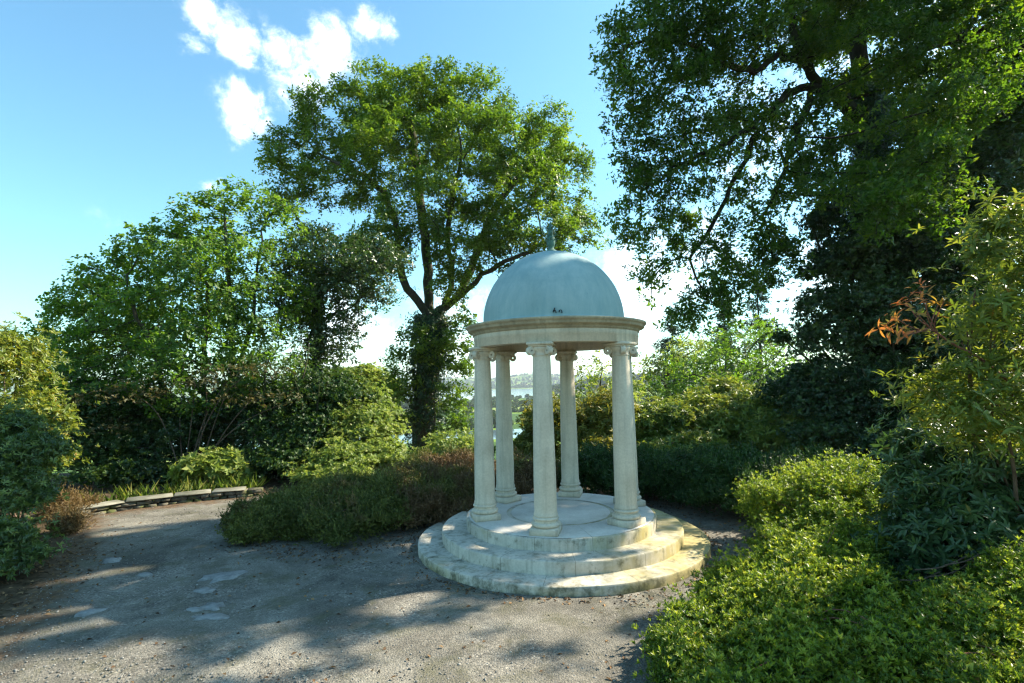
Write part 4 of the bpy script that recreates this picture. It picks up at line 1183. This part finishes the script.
gl = [(np.array([7.2, 8.3, 5.4]), np.array([.9, .5, .8])), (np.array([8.0, 8.6, 6.6]), np.array([1.1, .6, .9])), (np.array([6.3, 8.3, 4.7]), np.array([.8, .5, .6])), (np.array([7.2, 8.9, 5.2]), np.array([1.0, .5, .7])), LB(655, 300, Y - .9, 22, 18), LB(695, 318, Y - .8, 26, 18), LB(735, 300, Y - .8, 26, 20), LB(820, 130, Y - .8, 36, 34), LB(770, 140, Y - .9, 40, 34), LB(835, 60, Y - .9, 40, 34), (np.array([9, 7.8, 8.6]), np.array([1.1, 0.55, 0.8])), (np.array([9, 8, 7.6]), np.array([1.1, 0.55, 0.7])), (np.array([9, 8.3, 6.8]), np.array([1, 0.5, 0.6])), (np.array([8.3, 8, 6.6]), np.array([0.8, 0.4, 0.5])), (np.array([7, 9.6, 9.2]), np.array([1.6, 0.8, 1.2])), (np.array([8.4, 10, 10.3]), np.array([1.6, 0.9, 1.2])), (np.array([9.8, 10.5, 11.3]), np.array([1.6, .9, 1.2])), (np.array([7.6, 9.2, 8.2]), np.array([1.2, 0.7, 1])), LB(640, 40, Y - 1.8, 42, 46), LB(690, 15, Y - 1.6, 50, 46), LB(630, 100, Y - 1.7, 28, 36), LB(680, 90, Y - 1.5, 45, 38), LB(735, 40, Y - 1.4, 55, 44), LB(650, 165, Y - 1.4, 34, 38), LB(705, 150, Y - 1.2, 42, 36),  # lobes given in metres are added to shade the gravel, steps and dome
      LB(640, 225, Y - 1.2, 30, 36), LB(690, 225, Y - 1, 42, 42), LB(660, 275, Y - .9, 24, 24), LB(705, 290, Y - .8, 30, 26), LB(745, 255, Y - .9, 42, 36), LB(770, 190, Y - 1, 42, 44), LB(790, 20, Y - 1.2, 50, 42),
      LB(780, 265, Y - .6, 34, 30), LB(750, 110, Y - .4, 40, 30), LB(690, -60, Y - 1.4, 70, 50), LB(780, -80, Y - 1, 90, 60), LB(870, -100, Y, 100, 70), LB(830, 20, Y + .8, 60, 40), LB(930, 0, Y + .6, 60, 50),
      LB(990, 30, Y + 1, 60, 45), LB(830, 170, Y - .5, 40, 40), LB(960, -90, Y + .8, 90, 60), LB(820, -190, Y, 120, 60), LB(1060, -40, Y + 1.4, 70, 60), LB(920, 110, Y + .9, 60, 40), LB(1000, 120, Y + 1.2, 60, 50)]
big, bP, bR = tree('beech_tree', 'great tree overhanging from the right with long bare limbs and a sun-backed crown', 'tree', tr, lb_, gl, 8500, .31, 'bigleaf', 'bark2', 131,
                   step=.20, kill=.26, lobe_in=.45, cl=17, lk=6, L=.088, Wd=.044, sig=.15, rtip=.0055, up=.5, trop=(0, 0, -.03), keepf=lambda P: (side(P) < -3.5) & (side(P) > -9.9) & (wob(across(P), 79, 4.6) > -.62) & (wob(P, 77, 1.6) > -.75) & (wob(across(P), 78, 2.3) > np.where(side(P) < -4.75, -.32, -.22)))
rng = np.random.default_rng(132)
tl = smooth_line(tr[:6], 8); i = rng.integers(0, len(tl), 5600); an = rng.uniform(0, 6.283, 5600)
rr = .40 + .12 * wob(tl[i], 3, 1.5) + np.abs(rng.normal(0, .16, 5600)); rr = rr * np.interp(tl[i, 2], [4.5, 7.5], [1, .55])
P = tl[i] + np.stack([np.cos(an) * rr, np.sin(an) * rr, rng.normal(0, .1, 5600)], -1)
leaves_obj('ivy', [rosettes(P, np.stack([np.cos(an), np.sin(an), np.full(5600, .2)], -1), 6, .065, .045, rng, (.5, 1.5), .03)], M['ivy'], big)
settle(big)

# dark evergreens round its foot
bush('holly', 'dark glossy holly filling the shade at the foot of the great tree', 'tree',
     [LB(850, 400, 10.9, 60, 62), LB(830, 340, 11, 46, 54), LB(890, 330, 10.6, 60, 70), LB(800, 400, 11.4, 32, 44), LB(930, 400, 10.2, 62, 75), LB(880, 440, 10.2, 70, 36), LB(905, 260, 10.9, 44, 60), LB(855, 270, 11.2, 42, 50), LB(930, 280, 10.9, 50, 60), LB(840, 225, 11.3, 30, 40), LB(960, 340, 10.2, 50, 60), LB(915, 190, 11.2, 40, 45)],
     26000, 'dark', 141, 7, .062, .032, up=.35, depth=.5, amp=.2, freq=1.7, fill=.55, sub=20, subr=(.18, .36), shag=.22, nst=20, stemr=.05, stem_mat='bark')
Y = 12.6
b = W(1010, 460, Y); b[2] = 0
tr = [b, W(1005, 350, Y), W(1000, 250, Y), W(1000, 150, Y), W(1005, 60, Y)]
yl = [LB(960, 120, Y, 60, 50), LB(1010, 90, Y, 70, 60), LB(950, 190, Y, 55, 50), LB(1010, 190, Y - .6, 70, 60), LB(960, 260, Y, 60, 50), LB(1020, 280, Y - .6, 80, 60), LB(970, 330, Y, 60, 50), LB(1030, 370, Y, 80, 60), LB(930, 150, Y + .8, 50, 50), LB(915, 220, Y + 1, 40, 50), LB(1090, 200, Y, 70, 120), LB(1090, 330, Y, 70, 80)]
yt, _, _ = tree('yew_tree', 'dense dark yew behind the great tree at the right edge', 'tree', tr, [], yl, 2600, .28, 'dark', 'bark', 151, step=.30, kill=.38, cl=16, lk=6, L=.13, Wd=.06, sig=.25, up=.4, keepf=lambda P: (side(P) < -5.5) & (side(P) > -9.7) & (wob(across(P), 78, 2.3) > -.2))
settle(yt)

def small_tree(name, label, base_px, Y, lobes, mat, seed, n=420, R=.14, L=.13, Wd=.07, cl=6, **kw):
    b = W(base_px[0], base_px[1], Y); b[2] = tz(b[0], Y) - .2
    top = lobes[0][0]
    tr = [b, b * .6 + top * .4 + np.array([.1, 0, 0]), b * .25 + top * .75]
    t_, _, _ = tree(name, label, 'tree', tr, [], lobes, n, R, mat, 'bark', seed, step=.38, kill=.45, cl=cl, lk=6, L=L, Wd=Wd, sig=.24, up=.7, **kw)
    settle(t_)


# understorey in the shade behind the wall
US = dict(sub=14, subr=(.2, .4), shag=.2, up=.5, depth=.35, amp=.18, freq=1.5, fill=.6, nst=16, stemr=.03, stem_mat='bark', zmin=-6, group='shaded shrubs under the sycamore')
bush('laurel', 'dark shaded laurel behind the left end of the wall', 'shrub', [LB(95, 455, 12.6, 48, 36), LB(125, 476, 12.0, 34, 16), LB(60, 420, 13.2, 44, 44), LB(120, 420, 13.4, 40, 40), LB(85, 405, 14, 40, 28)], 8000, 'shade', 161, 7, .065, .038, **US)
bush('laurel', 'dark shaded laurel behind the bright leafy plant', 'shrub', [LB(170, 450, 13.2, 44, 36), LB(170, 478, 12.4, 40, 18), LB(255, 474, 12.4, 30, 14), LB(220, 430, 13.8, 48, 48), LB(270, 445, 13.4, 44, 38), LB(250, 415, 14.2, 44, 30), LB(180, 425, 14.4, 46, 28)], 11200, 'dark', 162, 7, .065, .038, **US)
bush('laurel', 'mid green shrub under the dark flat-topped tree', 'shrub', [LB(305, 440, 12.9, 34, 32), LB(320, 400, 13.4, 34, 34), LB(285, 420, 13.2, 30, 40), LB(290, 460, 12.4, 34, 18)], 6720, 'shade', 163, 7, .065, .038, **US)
bush('japanese_maple', 'thin brownish spreading maple with bare arching branches in the shade', 'shrub',
     [LB(120, 400, 12.0, 52, 12), LB(190, 385, 12.2, 50, 10), LB(245, 375, 12.4, 44, 10), LB(90, 430, 12.0, 40, 9), LB(260, 402, 12.2, 40, 8)], 900, 'maple', 164, 6, .055, .025, up=.3, depth=.6, amp=.3, freq=2.5,
     fill=.25, nst=9, stemr=.018, zmin=-6, base=(W(185, 470, 12.2)[0], 12.2, 0.0))
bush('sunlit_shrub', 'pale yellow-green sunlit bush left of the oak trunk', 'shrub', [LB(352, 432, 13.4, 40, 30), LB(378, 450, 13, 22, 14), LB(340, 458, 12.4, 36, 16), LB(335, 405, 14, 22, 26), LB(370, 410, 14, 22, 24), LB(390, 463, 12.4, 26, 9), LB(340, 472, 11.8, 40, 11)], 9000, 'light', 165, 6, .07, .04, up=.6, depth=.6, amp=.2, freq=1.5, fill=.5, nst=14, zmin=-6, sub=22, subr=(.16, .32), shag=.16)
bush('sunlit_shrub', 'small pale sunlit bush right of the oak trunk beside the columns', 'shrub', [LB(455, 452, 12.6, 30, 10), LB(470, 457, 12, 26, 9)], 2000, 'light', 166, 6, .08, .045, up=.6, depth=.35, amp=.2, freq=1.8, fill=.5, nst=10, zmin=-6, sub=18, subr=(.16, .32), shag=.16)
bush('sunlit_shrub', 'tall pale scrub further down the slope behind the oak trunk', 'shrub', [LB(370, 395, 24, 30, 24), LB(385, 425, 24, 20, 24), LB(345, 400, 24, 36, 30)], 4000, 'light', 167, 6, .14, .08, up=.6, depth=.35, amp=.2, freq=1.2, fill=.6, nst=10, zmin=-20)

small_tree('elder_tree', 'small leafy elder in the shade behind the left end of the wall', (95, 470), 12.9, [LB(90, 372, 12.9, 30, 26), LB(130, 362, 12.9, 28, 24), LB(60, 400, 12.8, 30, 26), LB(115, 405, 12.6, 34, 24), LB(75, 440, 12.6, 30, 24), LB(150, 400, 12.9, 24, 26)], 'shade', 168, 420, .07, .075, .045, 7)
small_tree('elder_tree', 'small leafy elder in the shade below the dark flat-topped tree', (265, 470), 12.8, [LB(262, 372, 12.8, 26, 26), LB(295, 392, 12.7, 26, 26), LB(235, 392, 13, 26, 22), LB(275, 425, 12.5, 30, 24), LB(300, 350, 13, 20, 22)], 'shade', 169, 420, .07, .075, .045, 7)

# rhododendron bank behind the temple
RB = dict(sub=18, subr=(.18, .34), shag=.12, k=7, L=.10, Wd=.034, up=.55, depth=.3, amp=.15, freq=1.8, fill=.55, nst=14, stemr=.025, zmin=-4, group='rhododendron bank behind the temple', droop=.3)
bush('rhododendron', 'bronze-tinted rhododendron seen between the temple columns', 'shrub', [LB(555, 432, 12.4, 30, 34), LB(610, 425, 12.6, 34, 34), LB(535, 452, 12.2, 22, 18), LB(600, 455, 12, 40, 20)], 4600, 'bronze', 171, **RB)
bush('rhododendron', 'sunlit rhododendron just right of the temple columns', 'shrub', [LB(665, 428, 12.6, 36, 28), LB(700, 425, 12.6, 34, 30), LB(680, 450, 12, 50, 20)], 4200, 'rhodobank', 172, **RB)
bush('rhododendron', 'sunlit rhododendron in the middle of the bank', 'shrub', [LB(745, 425, 12.4, 38, 32), LB(770, 440, 11.8, 40, 26), LB(725, 405, 13.5, 34, 24)], 4600, 'rhodobank', 173, **RB)
bush('rhododendron', 'rhododendron at the shaded right end of the bank', 'shrub', [LB(805, 435, 11.6, 36, 34), LB(820, 410, 12.2, 30, 28)], 3000, 'rhodobank', 174, **RB)

# trees beyond the bank
Y = 20.0


small_tree('birch_tree', 'young yellow-green tree standing behind the right-hand columns', (598, 430), 18, [LB(600, 378, 18, 22, 26), LB(585, 395, 18, 20, 20), LB(618, 392, 18, 22, 24), LB(602, 360, 18, 12, 14)], 'light', 181, 260)
small_tree('hawthorn_tree', 'loose mid-green tree beyond the rhododendron bank', (735, 430), 20, [LB(740, 355, 20, 44, 28), LB(700, 372, 20, 34, 22), LB(670, 385, 20, 28, 16), LB(780, 355, 20, 34, 30), LB(730, 385, 19, 60, 22), LB(800, 385, 19.5, 34, 26), LB(760, 335, 20.5, 26, 18)], 'syc', 182, 700, .18)
small_tree('alder_tree', 'paler small tree rising behind the loose green tree', (690, 420), 24, [LB(660, 368, 24, 20, 14), LB(690, 355, 24, 24, 16), LB(640, 385, 24, 18, 14)], 'light', 183, 260, L=.16, Wd=.09)


def conifer(label, px, ytop, ybase, Y, hw, seed):
    rng = np.random.default_rng(seed)
    top = W(px, ytop, Y); b = top.copy(); b[2] = tz(top[0], Y) - .2
    root = empty('conifer', tuple(b)); tag(root, label, 'tree', 'conifers beyond the bank')
    tubes_obj('trunk', [(np.array([b, b * .5 + top * .5, top]), np.array([.3, .17, .03]))], M['bark'], root, 8)
    Ht = top[2] - b[2]
    n = 260; u = rng.random(n) ** .7
    z = top[2] - u * Ht * .85; ln = np.minimum(u * Ht * .85 * hw + .15, 3.4) * rng.uniform(.6, 1.15, n)
    an = rng.uniform(0, 6.283, n)
    ch, Ps, As = [], [], []
    for a_, z_, l_ in zip(an, z, ln):
        s_ = np.array([top[0], top[1], z_]); d = np.array([math.cos(a_), math.sin(a_), -.25])
        ch.append((np.array([s_, s_ + d * l_ * .5, s_ + d * l_ + np.array([0, 0, .12 * l_])]), np.array([.035, .02, .008])))
        for t_ in np.linspace(.2, 1, 9):
            Ps.append(s_ + d * l_ * t_ + np.array([0, 0, .12 * l_ * t_ ** 2]) + rng.normal(0, .1, 3)); As.append(d + rng.normal(0, .4, 3) + np.array([0, 0, -.2]))
    leaves_obj('crown', [rosettes(np.array(Ps), np.array(As), 7, .24, .09, rng, (.3, 1.2), .08)], M['conifer'], root)
    settle(root)


conifer('dark conifer seen just right of the temple cornice', 671, 308, 380, 42, .42, 191)
conifer('tall thin conifer behind the hanging branches of the great tree', 722, 285, 380, 44, .34, 192)
conifer('tallest conifer rising behind the loose green tree', 756, 272, 380, 46, .30, 193)

# woods and hedgerows far off across the river
rng = np.random.default_rng(201)
pts = []
for _ in range(1500):
    x = rng.uniform(-700, 1100); y = rng.choice([2440, 2480, 2560, 2700, 2820, 3000, 3160, 3400]) + 40 * math.sin(x * .013) + rng.normal(0, 16); pts.append((x, y, rng.uniform(5, 12)))
for _ in range(700):
    x = rng.uniform(70, 480); y = rng.uniform(960, 1330); pts.append((x, y, rng.uniform(5, 11)))
for _ in range(900):
    x = rng.uniform(-220, 200); y = rng.choice([365, 395, 520, 640, 655, 780, 900, 980]) + 14 * math.sin(x * .05) + rng.normal(0, 6); pts.append((x, y, rng.uniform(1.5, 5.5)))
Ps, As, Ss = [], [], []
parts = []
for (x, y, s_) in pts:
    z = tz(x, y)
    if z < -28.2: continue
    d = nrm(rng.normal(size=(26, 3))); P = np.array([x, y, z + s_ * .55]) + d * np.array([s_ * .6, s_ * .6, s_ * .55]) * rng.uniform(.6, 1, (26, 1))
    parts.append(rosettes(P, d, 3, s_ * .5, s_ * .4, rng, (.6, 1.5)))
tag(leaves_obj('far_wood', parts, M['farwood']), None, None, kind='stuff')

# the air over the estuary: one even volume round everything
m, t, out = newmat('haze')
pv = t.n('ShaderNodeVolumePrincipled', inp={'Color': (0.80, 0.88, 1.0, 1), 'Density': 0.00013, 'Anisotropy': 0.2})
t.l(pv.outputs[0], out.inputs['Volume'])
hx, hy0, hy1, hz0, hz1 = 4400, -60, 4400, -45, 75
V = np.array([[x, y, z] for z in (hz0, hz1) for y in (hy0, hy1) for x in (-hx, hx)], float)
F = np.array([[0, 2, 3, 1], [4, 5, 7, 6], [0, 1, 5, 4], [2, 6, 7, 3], [0, 4, 6, 2], [1, 3, 7, 5]])
tag(link('haze', mesh_uniform('haze', V, F), m), None, None, kind='stuff')
